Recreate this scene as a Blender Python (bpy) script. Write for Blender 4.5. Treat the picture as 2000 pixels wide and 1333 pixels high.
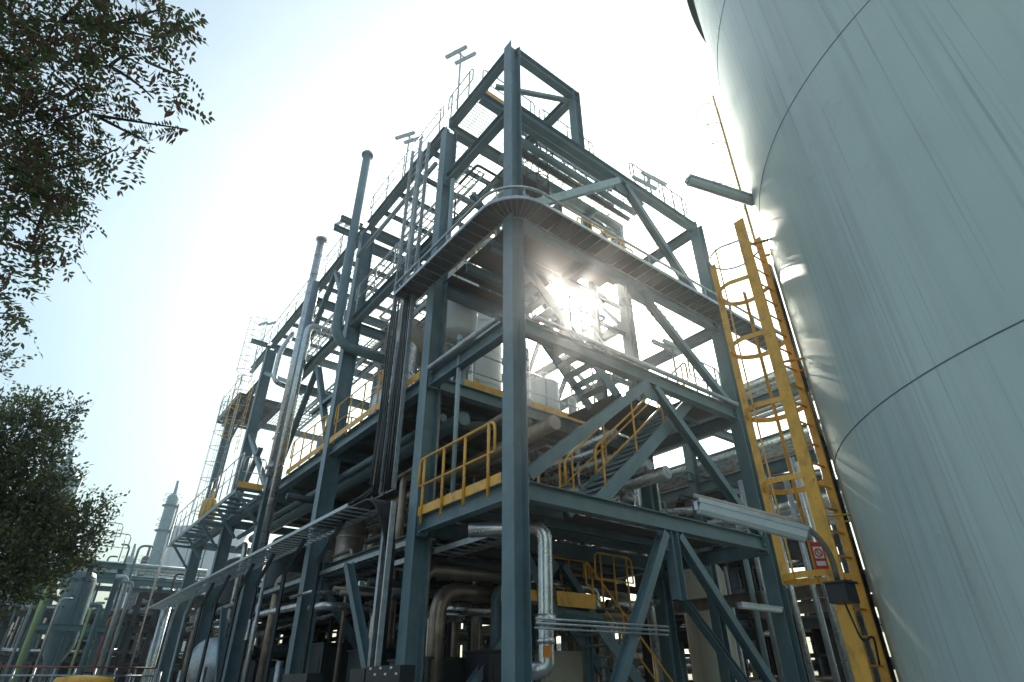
import bpy, math, random
from mathutils import Vector as V, Matrix
rnd = random.Random(7)
R = math.radians
S = bpy.context.scene
for o in list(bpy.data.objects): bpy.data.objects.remove(o)

# ---------------------------------------------------------------- camera
F_PX, PITCH, ROLL, AZV = 1123.4, R(30.954), R(-.3074), R(52.103)
CAM = V((-5.560, -7.077, 1.6))
dv = V((math.sin(AZV), math.cos(AZV), 0)); du = V((-math.cos(AZV), math.sin(AZV), 0))
def lw(d):                       # level camera frame -> world (x = along right face, y = along left face)
    return V((d.dot(dv), d.dot(du), d.z))
_r = V((1, 0, 0)); _f = V((0, math.cos(PITCH), math.sin(PITCH))); _u = V((0, -math.sin(PITCH), math.cos(PITCH)))
cr = lw(math.cos(ROLL)*_r + math.sin(ROLL)*_u); cu = lw(-math.sin(ROLL)*_r + math.cos(ROLL)*_u); cf = lw(_f)
cam = bpy.data.cameras.new('camera'); co = bpy.data.objects.new('camera', cam); S.collection.objects.link(co)
cam.sensor_width = 36; cam.lens = 36*F_PX/2000; cam.clip_start = .05; cam.clip_end = 3000
m = Matrix((cr, cu, -cf)).transposed().to_4x4(); m.translation = CAM; co.matrix_world = m
S.camera = co
S.render.resolution_x = 1024; S.render.resolution_y = 682

def ray(px, py):
    d = cr*((px-1000)/F_PX) - cu*((py-666.5)/F_PX) + cf
    return d.normalized()
def at(px, py, d): return CAM + ray(px, py)*d                   # point seen at a pixel, d metres away
def ath(px, py, d):                                             # the same, d metres away over the ground
    r = ray(px, py); return CAM + r*(d/math.hypot(r.x, r.y))

# ---------------------------------------------------------------- sun, sky, exposure
SUN_EL, SUN_AZ = R(34.55), R(45.6)                              # azimuth from +x towards +y
sd = V((math.cos(SUN_EL)*math.cos(SUN_AZ), math.cos(SUN_EL)*math.sin(SUN_AZ), math.sin(SUN_EL)))
sl = bpy.data.lights.new('sun', 'SUN'); so = bpy.data.objects.new('sun', sl); S.collection.objects.link(so)
sl.energy = 5; sl.angle = R(.55); sl.color = (1, .89, .74)
so.rotation_euler = sd.to_track_quat('Z', 'Y').to_euler(); so.location = (20, 20, 60)
w = bpy.data.worlds.new('World'); S.world = w; w.use_nodes = True
nt = w.node_tree; bg = nt.nodes['Background']; bg.inputs[1].default_value = 1
sky = nt.nodes.new('ShaderNodeTexSky'); sky.sky_type = 'NISHITA'; sky.sun_disc = False
sky.sun_elevation = SUN_EL; sky.sun_rotation = math.pi/2 - SUN_AZ
sky.air_density = 1.3; sky.dust_density = 4.0; sky.ozone_density = 1.5; sky.altitude = 20
def wn(t, **k):
    n = nt.nodes.new(t)
    for a, b in k.items(): setattr(n, a, b)
    return n
def vm(a, s):
    n = wn('ShaderNodeVectorMath', operation='SCALE'); nt.links.new(a, n.inputs[0]); 
    if isinstance(s, (int, float)): n.inputs[3].default_value = s
    else: nt.links.new(s, n.inputs[3])
    return n.outputs[0]
def va(a, b):
    n = wn('ShaderNodeVectorMath', operation='ADD'); nt.links.new(a, n.inputs[0])
    if isinstance(b, tuple): n.inputs[1].default_value = b
    else: nt.links.new(b, n.inputs[1])
    return n.outputs[0]
def mt(op, a, b):
    n = wn('ShaderNodeMath', operation=op)
    for i, x in enumerate((a, b)):
        if isinstance(x, (int, float)): n.inputs[i].default_value = x
        else: nt.links.new(x, n.inputs[i])
    return n.outputs[0]
geo = wn('ShaderNodeNewGeometry')
dot = wn('ShaderNodeVectorMath', operation='DOT_PRODUCT'); nt.links.new(geo.outputs['Incoming'], dot.inputs[0]); dot.inputs[1].default_value = -sd
dc = mt('MAXIMUM', dot.outputs['Value'], 0)
tint = wn('ShaderNodeVectorMath', operation='MULTIPLY'); nt.links.new(sky.outputs[0], tint.inputs[0]); tint.inputs[1].default_value = (.86, 1.09, 1.06)
base = vm(tint.outputs[0], .12)
# hazy air: bright aureole of scattered sunlight round the sun, thin cloud veil over the blue
glow = mt('ADD', mt('MULTIPLY', mt('POWER', dc, 6), .22), mt('ADD', mt('MULTIPLY', mt('POWER', dc, 160), 1.0), mt('ADD', mt('MULTIPLY', mt('POWER', dc, 4000), 40), mt('MULTIPLY', mt('POWER', dc, 60000), 900))))
gc = wn('ShaderNodeCombineXYZ'); 
for i, k in enumerate((1.0, .97, .90)): nt.links.new(mt('MULTIPLY', glow, k), gc.inputs[i])
veil = wn('ShaderNodeTexNoise'); veil.inputs['Scale'].default_value = 1.6; veil.inputs['Detail'].default_value = 4
nt.links.new(geo.outputs['Incoming'], veil.inputs['Vector'])
vr = mt('MULTIPLY', mt('MAXIMUM', mt('SUBTRACT', veil.outputs[0], .38), 0), .55)
vc = wn('ShaderNodeCombineXYZ')
for i, k in enumerate((.93, 1.0, 1.03)): nt.links.new(mt('MULTIPLY', mt('ADD', vr, .17), k), vc.inputs[i])
nt.links.new(va(va(base, gc.outputs[0]), vc.outputs[0]), bg.inputs[0])
S.view_settings.view_transform = 'Standard'; S.view_settings.look = 'None'
S.view_settings.exposure = .20; S.view_settings.gamma = 1
try: S.view_settings.use_curve_mapping = False
except Exception: pass

# ---------------------------------------------------------------- materials
def mat(name, col, rough=.55, metal=0., var=.15, scale=3., stretch=(1, 1, 1), dirt=None, bump=0., bscale=40, coat=0):
    mm = bpy.data.materials.new(name); mm.use_nodes = True; n = mm.node_tree; L = n.links.new
    b = n.nodes['Principled BSDF']; b.inputs['Roughness'].default_value = rough; b.inputs['Metallic'].default_value = metal
    if coat: b.inputs['Coat Weight'].default_value = coat
    tc = n.nodes.new('ShaderNodeTexCoord'); mp = n.nodes.new('ShaderNodeMapping'); mp.inputs['Scale'].default_value = stretch
    L(tc.outputs['Object'], mp.inputs[0])
    nz = n.nodes.new('ShaderNodeTexNoise'); nz.inputs['Scale'].default_value = scale; nz.inputs['Detail'].default_value = 6
    L(mp.outputs[0], nz.inputs['Vector'])
    rp = n.nodes.new('ShaderNodeValToRGB'); e = rp.color_ramp.elements
    e[0].position = .3; e[1].position = .7
    e[0].color = (*[c*(1-var) for c in col], 1); e[1].color = (*[min(1, c*(1+var)) for c in col], 1)
    L(nz.outputs[0], rp.inputs[0]); out = rp.outputs[0]
    if dirt:
        dcol, amt, dsc, dst = dirt
        m2 = n.nodes.new('ShaderNodeMapping'); m2.inputs['Scale'].default_value = dst; L(tc.outputs['Object'], m2.inputs[0])
        z2 = n.nodes.new('ShaderNodeTexNoise'); z2.inputs['Scale'].default_value = dsc; z2.inputs['Detail'].default_value = 8; z2.inputs['Roughness'].default_value = .65
        L(m2.outputs[0], z2.inputs['Vector'])
        r2 = n.nodes.new('ShaderNodeValToRGB'); r2.color_ramp.elements[0].position = .5; r2.color_ramp.elements[1].position = .75
        r2.color_ramp.elements[0].color = (0, 0, 0, 1); r2.color_ramp.elements[1].color = (amt, amt, amt, 1); L(z2.outputs[0], r2.inputs[0])
        mx = n.nodes.new('ShaderNodeMixRGB'); L(r2.outputs[0], mx.inputs[0]); L(out, mx.inputs[1]); mx.inputs[2].default_value = (*dcol, 1); out = mx.outputs[0]
    L(out, b.inputs['Base Color'])
    rr = n.nodes.new('ShaderNodeMapRange'); rr.inputs['To Min'].default_value = max(.05, rough-.1); rr.inputs['To Max'].default_value = min(1, rough+.12)
    L(nz.outputs[0], rr.inputs[0]); L(rr.outputs[0], b.inputs['Roughness'])
    if bump:
        z3 = n.nodes.new('ShaderNodeTexNoise'); z3.inputs['Scale'].default_value = bscale; z3.inputs['Detail'].default_value = 4; L(tc.outputs['Object'], z3.inputs['Vector'])
        bp = n.nodes.new('ShaderNodeBump'); bp.inputs['Strength'].default_value = bump; bp.inputs['Distance'].default_value = .02
        L(z3.outputs[0], bp.inputs['Height']); L(bp.outputs[0], b.inputs['Normal'])
    return mm
RUST = (.16, .07, .03)
M = dict(
 steel=mat('blue_grey_paint', (.125, .205, .235), .37, 0, .14, 2.5, dirt=((.06, .075, .08), .5, 1.5, (1, 1, .35))),
 rust=mat('rust_patch', RUST, .8, 0, .3, 8),
 pale=mat('pale_grey_paint', (.30, .40, .43), .4, .1, .12, 4, dirt=((.12, .14, .14), .5, 3, (1, 1, .4))),
 yellow=mat('yellow_paint', (.86, .44, .06), .42, 0, .12, 5, dirt=((.22, .12, .04), .75, 7, (1, 1, .5)), bump=.15),
 galv=mat('galvanised_steel', (.46, .50, .52), .42, .75, .18, 9),
 clad=mat('aluminium_cladding', (.60, .62, .62), .27, .9, .12, 5, bump=.25, bscale=9, dirt=((.25, .17, .11), .5, 2, (1, 1, .4))),
 cladbrown=mat('weathered_cladding', (.40, .33, .27), .38, .7, .2, 5, bump=.2, bscale=9, dirt=((.12, .07, .04), .6, 2, (1, 1, .5))),
 grate=mat('grating_steel', (.24, .30, .33), .5, .5, .15, 6),
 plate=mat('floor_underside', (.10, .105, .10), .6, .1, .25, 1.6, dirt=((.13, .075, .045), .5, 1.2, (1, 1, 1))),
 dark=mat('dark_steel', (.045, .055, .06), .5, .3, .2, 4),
 black=mat('black_cable', (.018, .02, .024), .45, 0, .2, 12),
 tank=None,
 cream=mat('cream_shell', (.62, .58, .48), .5, 0, .06, .8, dirt=((.30, .25, .19), .6, 1.5, (3, 3, .12))),
 white=mat('white_shell', (.72, .74, .73), .5, 0, .05, .8, dirt=((.35, .34, .32), .4, 1.5, (3, 3, .12))),
 tealpipe=mat('teal_pipe_paint', (.11, .21, .22), .45, 0, .12, 4),
 greenpipe=mat('lime_pipe_paint', (.38, .50, .25), .45, 0, .12, 4),
 redpipe=mat('red_oxide_paint', (.32, .10, .06), .5, 0, .2, 4),
 bark=mat('bark', (.085, .065, .05), .9, 0, .35, 14, (1, 1, .3), bump=.8, bscale=30),
 ground=mat('concrete_ground', (.27, .26, .24), .85, 0, .15, .6, dirt=((.12, .11, .10), .6, .25, (1, 1, 1)), bump=.3, bscale=12),
 asphalt=mat('asphalt', (.05, .05, .052), .85, 0, .2, 3, bump=.4, bscale=60),
 beige=mat('beige_cabinet', (.42, .39, .31), .5, 0, .07, 3, dirt=((.2, .16, .1), .4, 2, (1, 1, .4))),
 lens=mat('lamp_diffuser', (.62, .68, .68), .22, 0, .06, 8),
 orange=mat('orange_sticker', (.80, .25, .03), .5, 0, .05, 8),
 red=mat('red_sign', (.60, .05, .04), .45, 0, .05, 8),
 paper=mat('white_sticker', (.78, .78, .75), .5, 0, .04, 8),
 blue=mat('blue_motor_paint', (.03, .10, .30), .4, 0, .1, 8),
)
def tank_mat():
    mm = mat('tank_paint', (.52, .625, .59), .30, 0, .05, .7, dirt=((.34, .42, .42), .4, 1.6, (3.2, 3.2, .06)), bump=0)
    n = mm.node_tree; L = n.links.new; b = n.nodes['Principled BSDF']; tc = [x for x in n.nodes if x.type == 'TEX_COORD'][0]
    src = b.inputs['Base Color'].links[0].from_socket
    # rain runs: thin vertical streaks, and broad rust-tinted ones
    for (sc, st, col, lo, hi, amt) in ((9, (1, 1, .012), (.24, .32, .33), .58, .76, .30), (2.2, (1, 1, .03), (.46, .42, .34), .56, .78, .32), (30, (1, 1, .01), (.22, .29, .31), .58, .7, .42)):
        mp = n.nodes.new('ShaderNodeMapping'); mp.inputs['Scale'].default_value = st; L(tc.outputs['Object'], mp.inputs[0])
        z = n.nodes.new('ShaderNodeTexNoise'); z.inputs['Scale'].default_value = sc; z.inputs['Detail'].default_value = 5; L(mp.outputs[0], z.inputs['Vector'])
        r = n.nodes.new('ShaderNodeMapRange'); r.inputs['From Min'].default_value = lo; r.inputs['From Max'].default_value = hi; r.inputs['To Max'].default_value = amt; r.clamp = True
        L(z.outputs[0], r.inputs[0]); mx = n.nodes.new('ShaderNodeMixRGB'); L(r.outputs[0], mx.inputs[0]); L(src, mx.inputs[1]); mx.inputs[2].default_value = (*col, 1); src = mx.outputs[0]
    L(src, b.inputs['Base Color'])
    z = n.nodes.new('ShaderNodeTexNoise'); z.inputs['Scale'].default_value = .38; z.inputs['Detail'].default_value = 1.5; L(tc.outputs['Object'], z.inputs['Vector'])
    bp = n.nodes.new('ShaderNodeBump'); bp.inputs['Strength'].default_value = .22; bp.inputs['Distance'].default_value = .12; L(z.outputs[0], bp.inputs['Height']); L(bp.outputs[0], b.inputs['Normal'])
    return mm
M['tank'] = tank_mat()
def speckle(mm, col, sc, lo, hi, amt):
    n = mm.node_tree; L = n.links.new; b = n.nodes['Principled BSDF']; src = b.inputs['Base Color'].links[0].from_socket
    tc = [x for x in n.nodes if x.type == 'TEX_COORD'][0]
    z = n.nodes.new('ShaderNodeTexNoise'); z.inputs['Scale'].default_value = sc; z.inputs['Detail'].default_value = 9; z.inputs['Roughness'].default_value = .7; L(tc.outputs['Object'], z.inputs['Vector'])
    r = n.nodes.new('ShaderNodeMapRange'); r.inputs['From Min'].default_value = lo; r.inputs['From Max'].default_value = hi; r.inputs['To Max'].default_value = amt; L(z.outputs[0], r.inputs[0])
    mx = n.nodes.new('ShaderNodeMixRGB'); L(r.outputs[0], mx.inputs[0]); L(src, mx.inputs[1]); mx.inputs[2].default_value = (*col, 1); L(mx.outputs[0], b.inputs['Base Color'])
speckle(M['steel'], RUST, 3.2, .64, .70, .8); speckle(M['steel'], (.23, .30, .31), 1.1, .52, .68, .45); speckle(M['yellow'], RUST, 5, .63, .68, .8)
speckle(M['tank'], (.36, .28, .18), .9, .64, .80, .35); speckle(M['galv'], (.30, .20, .12), 2.5, .6, .72, .5)
def leaf_mat(name, c1, c2, c3, frac):
    mm = bpy.data.materials.new(name); mm.use_nodes = True; n = mm.node_tree; L = n.links.new; n.nodes.clear()
    out = n.nodes.new('ShaderNodeOutputMaterial'); ge = n.nodes.new('ShaderNodeNewGeometry')
    rp = n.nodes.new('ShaderNodeValToRGB'); e = rp.color_ramp.elements; e[0].color = (*c1, 1); e[1].color = (*c2, 1); e[1].position = frac
    k = e.new(min(.99, frac+.02)); k.color = (*c3, 1)
    L(ge.outputs['Random Per Island'], rp.inputs[0])
    d = n.nodes.new('ShaderNodeBsdfDiffuse'); t = n.nodes.new('ShaderNodeBsdfTranslucent'); g = n.nodes.new('ShaderNodeBsdfGlossy'); g.inputs['Roughness'].default_value = .45
    g.inputs['Color'].default_value = (.5, .5, .5, 1)
    L(rp.outputs[0], d.inputs[0]); L(rp.outputs[0], t.inputs[0])
    a = n.nodes.new('ShaderNodeMixShader'); a.inputs[0].default_value = .38; L(d.outputs[0], a.inputs[1]); L(t.outputs[0], a.inputs[2])
    b = n.nodes.new('ShaderNodeMixShader'); b.inputs[0].default_value = .06; L(a.outputs[0], b.inputs[1]); L(g.outputs[0], b.inputs[2])
    L(b.outputs[0], out.inputs[0]); return mm
M['leaf'] = leaf_mat('locust_leaf', (.07, .12, .045), (.17, .23, .075), (.21, .11, .06), .72)
M['pod'] = leaf_mat('dry_pod', (.20, .10, .07), (.26, .14, .09), (.16, .10, .08), .8)
M['leaf2'] = leaf_mat('oak_leaf', (.06, .10, .04), (.18, .22, .075), (.20, .19, .09), .90)

# ---------------------------------------------------------------- mesh tools
class MB:
    def __init__(s): s.v = []; s.f = []; s.sm = []
    def add(s, vs, fs, smooth=False):
        o = len(s.v); s.v += [tuple(x) for x in vs]; s.f += [[i+o for i in f] for f in fs]; s.sm += [smooth]*len(fs); return s
    def frame(s, p, q, up):
        d = (q-p).normalized(); up = V(up)
        if abs(d.dot(up)) > .98: up = V((1, 0, 0)) if abs(d.x) < .9 else V((0, 1, 0))
        x = d.cross(up).normalized(); return x, x.cross(d).normalized()
    def ext(s, prof, p, q, up=(0, 0, 1)):
        p, q = V(p), V(q); x, y = s.frame(p, q, up); n = len(prof)
        vs = [p+x*a+y*b for a, b in prof]+[q+x*a+y*b for a, b in prof]
        fs = [[i, (i+1) % n, n+(i+1) % n, n+i] for i in range(n)]+[list(range(n))[::-1], list(range(n, 2*n))]
        return s.add(vs, fs)
    def bar(s, p, q, w, h, up=(0, 0, 1)):
        return s.ext([(-w/2, -h/2), (w/2, -h/2), (w/2, h/2), (-w/2, h/2)], p, q, up)
    def ib(s, p, q, w, h, up=(0, 0, 1), t=.016):
        a, b, c = w/2, h/2, t/2+.002
        return s.ext([(-a, -b), (a, -b), (a, -b+t), (c, -b+t), (c, b-t), (a, b-t), (a, b), (-a, b), (-a, b-t), (-c, b-t), (-c, -b+t), (-a, -b+t)], p, q, up)
    def ch(s, p, q, w, h, up=(0, 0, 1), t=.012):      # channel
        b = h/2
        return s.ext([(0, -b), (w, -b), (w, -b+t), (t, -b+t), (t, b-t), (w, b-t), (w, b), (0, b)], p, q, up)
    def box(s, c, d):
        c = V(c); return s.bar(c-V((0, 0, d[2]/2)), c+V((0, 0, d[2]/2)), d[1], d[0], (1, 0, 0)) if False else s._box(c, d)
    def _box(s, c, d):
        x, y, z = d[0]/2, d[1]/2, d[2]/2
        vs = [c+V((i*x, j*y, k*z)) for k in (-1, 1) for j in (-1, 1) for i in (-1, 1)]
        return s.add(vs, [[0, 2, 3, 1], [4, 5, 7, 6], [0, 1, 5, 4], [2, 6, 7, 3], [0, 4, 6, 2], [1, 3, 7, 5]])
    def tube(s, pts, r, n=8, cap=True):
        pts = [V(p) for p in pts]; k = len(pts); ring = []
        rs = r if isinstance(r, (list, tuple)) else [r]*k
        d0 = (pts[1]-pts[0]).normalized(); up = V((0, 0, 1)) if abs(d0.z) < .9 else V((1, 0, 0)); x = d0.cross(up).normalized()
        for i, p in enumerate(pts):
            a = (p-pts[i-1]).normalized() if i else d0
            b = (pts[i+1]-p).normalized() if i < k-1 else a
            t = (a+b); t = t.normalized() if t.length > 1e-6 else a
            x = (x-t*x.dot(t)).normalized(); y = t.cross(x)
            sc = 1/max(.5, t.dot(a))
            ring += [p+(x*math.cos(j*math.tau/n)+y*math.sin(j*math.tau/n))*rs[i]*(sc if i and i < k-1 else 1) for j in range(n)]
        fs = [[i*n+j, i*n+(j+1) % n, (i+1)*n+(j+1) % n, (i+1)*n+j] for i in range(k-1) for j in range(n)]
        s.add(ring, fs, n > 5)
        if cap:
            o = len(s.v)-k*n; s.f += [[o+j for j in range(n)][::-1], [o+(k-1)*n+j for j in range(n)]]; s.sm += [False]*2
        return s
    def lathe(s, c, prof, n=32, axis=(0, 0, 1)):
        c = V(c); ax = V(axis).normalized(); x = ax.orthogonal().normalized(); y = ax.cross(x); k = len(prof)
        vs = [c+ax*h+(x*math.cos(j*math.tau/n)+y*math.sin(j*math.tau/n))*r for r, h in prof for j in range(n)]
        s.add(vs, [[i*n+j, i*n+(j+1) % n, (i+1)*n+(j+1) % n, (i+1)*n+j] for i in range(k-1) for j in range(n)], True); return s
    def build(s, name, mt_, parent=None, label=None):
        if not s.v: return None
        me = bpy.data.meshes.new(name); vs = [V(v) for v in s.v]
        if parent: off = V(parent['o_'])
        else:
            zs = min(v.z for v in vs); off = V((sum(v.x for v in vs)/len(vs), sum(v.y for v in vs)/len(vs), zs))
        me.from_pydata([tuple(v-off) for v in vs], [], s.f); me.materials.append(M[mt_] if isinstance(mt_, str) else mt_)
        me.polygons.foreach_set('use_smooth', s.sm); me.update()
        o = bpy.data.objects.new(name, me); S.collection.objects.link(o); o['o_'] = tuple(off)
        if parent: o.parent = parent
        else: o.location = off
        if label: o['label'] = label
        return o
def tag(o, label, cat, group=None, kind=None):
    if label: o['label'] = label
    if cat: o['category'] = cat
    if group: o['group'] = group
    if kind: o['kind'] = kind
    return o
def thing(name, label, cat, loc, group=None):
    o = bpy.data.objects.new(name, None); S.collection.objects.link(o); o.location = loc; o['o_'] = tuple(loc); o.empty_display_size = .2
    return tag(o, label, cat, group)
def copy_thing(root, loc, label=None, rotz=None):
    r = root.copy(); S.collection.objects.link(r); r.location = loc
    if rotz is not None: r.rotation_euler = (0, 0, rotz)
    if label: r['label'] = label
    for c in [x for x in S.objects if x.parent == root]:
        d = c.copy(); S.collection.objects.link(d); d.parent = r
        for g in [x for x in S.objects if x.parent == c]:
            e = g.copy(); S.collection.objects.link(e); e.parent = d
    return r
def arc(c, p0, p1, n=6):           # quarter-round between p0 and p1 about c
    c, p0, p1 = V(c), V(p0), V(p1); a, b = p0-c, p1-c
    return [c+a*math.cos(t*math.pi/2/n)+b*math.sin(t*math.pi/2/n) for t in range(n+1)]
def rounded(pts, r=.3, n=5):       # polyline with rounded corners
    pts = [V(p) for p in pts]; out = [pts[0]]
    for i in range(1, len(pts)-1):
        a, b = (pts[i-1]-pts[i]), (pts[i+1]-pts[i]); k = min(r, a.length*.48, b.length*.48)
        p, q = pts[i]+a.normalized()*k, pts[i]+b.normalized()*k
        for t in range(n+1):
            t /= n; out.append(p*(1-t)**2+pts[i]*2*t*(1-t)+q*t*t)
    return out+[pts[-1]]

# ---------------------------------------------------------------- ground
tag(MB().add([(-160, -160, 0), (300, -160, 0), (300, 300, 0), (-160, 300, 0)], [[0, 1, 2, 3]]).build('ground', 'ground'), None, None, kind='structure')
tag(MB().add([(-11, -159, .004), (-4.2, -159, .004), (-4.2, 299, .004), (-11, 299, .004)], [[0, 1, 2, 3]]).build('road', 'asphalt'), None, None, kind='structure')

# ================================================================ steel frame
HB, L1, L2, L3, L35, L4, L5 = .30, 4.42, 7.55, 10.15, 11.85, 13.70, 15.98
frame = thing('steel_frame', 'tall blue grey steel frame of the process plant with braced bays and open floors', 'steel frame', (0, 0, 0))
UC = [0, 3.05, 8.6, 14.1, 19.2, 24.5]
def col(x, y, z0, z1, s=.3, dp=None):
    x += ((dp or s)-s)/2
    c = MB().ib((x, y, z0), (x, y, z1), s, dp or s, (1, 0, 0)).build('column', 'steel', frame)
    if z0 == 0:
        MB().box((x, y, .02), ((dp or s)+.2, s+.2, .04)).build('base_plate', 'steel', c)
    return c
for a in [(0, 0, 0, L5+.02), (2.2, 0, L4, L5+.01, .24), (7.1, 0, 0, L4+.02)]: col(*a)
for y, t in zip(UC[1:], (L5-.3, L5-.3, L5-.3, L5-.3, 14.0)): col(0, y, 0, t, .32, .36 if y < 4 else .45)
for y, t in zip(UC[1:], (L5-.3, L5-.3, L5-.3, 14.2, 14.0)): col(7.1, y, 0, t, .32)
for y in UC[2:5]: col(3.6, y, 0, L2-.3, .3)
col(3.75, 0, 2.92, L1-.32, .2)
def beam(p, q, w=.2, h=.3, m_='steel'): return MB().ib(p, q, w, h).build('beam', m_, frame)
g = .16
# right face
for z, x0, x1 in ((L1, .16, 6.94), (L2-.02, .16, 6.94), (L3-.02, .16, 6.94), (L4, .16, 7.1), (L5, .1, 2.3)): beam((x0, 0, z-.15), (x1, 0, z-.15))
# left face
for z in (L1, L2-.03, L5): 
    beam((0, .16, z-.15), (0, 2.89, z-.15))
beam((0, .16, L4-.17), (0, 2.89, L4-.17))
for i in range(1, 4):
    y0, y1 = UC[i]+g, UC[i+1]-g
    for z in (L2-.03, L35, L5): 
        if z == L35 and i == 3: continue
        beam((0, y0, z-.15), (0, y1, z-.15), .22, .34)
for i in range(1, 5): beam((.5, UC[i]+g, L1-.2), (.5, UC[i+1]-g, L1-.2))
beam((0, 19.36, L5-.15), (0, 22.3, L5-.15)); beam((0, 19.36, 14.05), (0, 26.0, 14.05)); beam((0, 19.36, L2-.15), (0, 24.3, L2-.15)); pass
for i in range(1, 5):
    y0, y1 = UC[i]+g, UC[i+1]-g
    for z in (L1, L2, L3, L5 if i < 4 else 14.15): beam((7.1, y0, z-.15), (7.1, y1, z-.15))
beam((7.1, .16, L4-.17), (7.1, 2.89, L4-.17)); beam((7.1, .16, L3-.2), (7.1, 2.89, L3-.2)); beam((7.1, .16, L2-.2), (7.1, 2.89, L2-.2)); beam((7.1, .16, L1-.2), (7.1, 2.89, L1-.2))
# cross beams
for y in UC[1:5]:
    for z in (L1, L2, L35 if y > 4 else L3, L5):
        if z == L35 and y > 15: continue
        beam((.17, y, z-.16), (6.93, y, z-.16), .24 if z == L5 else .2, .34 if z == L5 else .3)
beam((.12, 1.6, L5-.16), (6.9, 1.6, L5-.16)); beam((2.2, .12, L5-.15), (2.2, 1.48, L5-.15)); beam((2.2, 1.72, L5-.15), (2.2, 2.9, L5-.15))
for z in (L2, 14.05): beam((.17, 24.5, z-.16), (6.93, 24.5, z-.16))
for y, x in ((8.75, -.95), (9.35, -.95), (19.4, -.9)): beam((x, y, L5-.02), (-.12, y, L5-.02), .16, .2)
beam((.12, 9.35, L5-.16), (6.9, 9.35, L5-.16), .18, .26)
# joists under the top floor
for i in range(1, 4):
    n = int((UC[i+1]-UC[i])/1.05)
    for k in range(1, n):
        y = UC[i]+(UC[i+1]-UC[i])*k/n
        if abs(y-9.35) > .3: beam((.12, y, L5-.10), (6.98, y, L5-.10), .1, .16)
for x in (2.3, 4.7):
    for i in range(1, 4): beam((x, UC[i]+.13, L5-.19), (x, UC[i+1]-.13, L5-.19), .14, .2)
def brace(p, q, w=.16, h=.18, m_='steel'): return MB().ib(p, q, w, h, (0, 1, 0) if abs(V(p).y-V(q).y) < .01 else (1, 0, 0)).build('brace', m_, frame)
# inverted V bracing of the right face, tier by tier
brace((3.55, 0, L1-.36), (.95, 0, .1)); brace((3.95, 0, L1-.36), (6.95, 0, .75))
brace((3.62, 0, L2-.33), (.22, 0, L1+.1), .2, .22); brace((3.88, 0, L2-.33), (6.9, 0, L1+.05))
brace((3.88, 0, L3-.35), (6.9, 0, L2+.02))
brace((3.62, 0, L4-.32), (.22, 0, L3+.25), .18, .2, 'pale'); brace((3.88, 0, L4-.32), (6.95, 0, L3-.1), .18, .2)
brace((.9, 3.05, L4+.0), (4.4, 3.05, L3-.1)); brace((.2, 1.0, L5-.32), (2.1, 0.1, L5-.32), .1, .12, 'pale')
# left face
for (y0, z0, y1, z1) in ((3.3, .2, 6.2, L1-.4), (8.8, 7.6, 11.2, 11.3), (13.9, 7.6, 11.2, 11.3), (8.8, 11.9, 11.2, 15.5), (13.9, 11.9, 11.2, 15.5), (14.3, .3, 16.6, 4.0), (14.3, 7.6, 19.0, 11.2), (14.3, 11.9, 19.0, 14.3), (18.9, 7.8, 16.6, 9.9)):
    brace((0, y0, z0), (0, y1, z1))
for i in range(1, 4):
    a_, b_ = UC[i]+.2, UC[i+1]-.2; m_ = (a_+b_)/2
    brace((7.1, a_, L2+.1), (7.1, m_, L3+1.2), .12, .14); brace((7.1, b_, L2+.1), (7.1, m_, L3+1.2), .12, .14); brace((7.1, a_, L3+1.5), (7.1, m_, L5-.4), .12, .14); brace((7.1, b_, L3+1.5), (7.1, m_, L5-.4), .12, .14)
    beam((7.1, UC[i]+g, L35-.15), (7.1, UC[i+1]-g, L35-.15))
    if i < 3: beam((3.5, UC[i]+g, L35-.2), (3.5, UC[i+1]-g, L35-.2), .16, .2)
for y in UC[2:4]: col(3.6, y, L2+.04, L5-.35, .22)
brace((0, 11.0, 9.4), (0, 8.8, 9.35), .12, .14)
brace((7.1, .2, .3), (7.1, 2.9, L1-.4)); brace((.3, 3.05, .5), (3.5, 3.05, L1-.5)); brace((6.9, 3.05, .5), (3.7, 3.05, L1-.5)); brace((7.1, 3.2, .4), (7.1, 8.4, L1-.4)); brace((7.1, 8.8, L1-.4), (7.1, 13.9, .4)); brace((7.1, 14.3, .4), (7.1, 19.0, L1-.4))
brace((3.3, 8.6, .5), (.3, 8.6, L1-.5)); brace((3.9, 8.6, .5), (6.8, 8.6, L1-.5))
# end plates with bolts where the face beams meet the columns
for (x, y, z, ax) in [(.175, 0, z, 0) for z in (L1, L2, L3, L4, L5)]+[(6.93, 0, z, 0) for z in (L1, L2, L3)]+[(0, .175, z, 1) for z in (L1, L2, L4+.0, L5)]+[(0, 2.875, z, 1) for z in (L1, L2, L4, L5)]:
    e = MB().box((x, y, z-.17), (.03, .24, .42) if ax == 0 else (.24, .03, .42)).build('end_plate', 'steel', frame)
    s_ = 1 if (x < 3 and y < 1.5) else -1
    for a in (-.085, .085):
        for b in (-.14, 0, .14):
            p = V((x+s_*.022, a, z-.17+b)) if ax == 0 else V((a, y+s_*.022, z-.17+b))
            MB().tube([p-V((.012, 0, 0)) if ax == 0 else p-V((0, .012, 0)), p+V((.012, 0, 0)) if ax == 0 else p+V((0, .012, 0))], .016, 6).build('bolt', 'galv', e)
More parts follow.
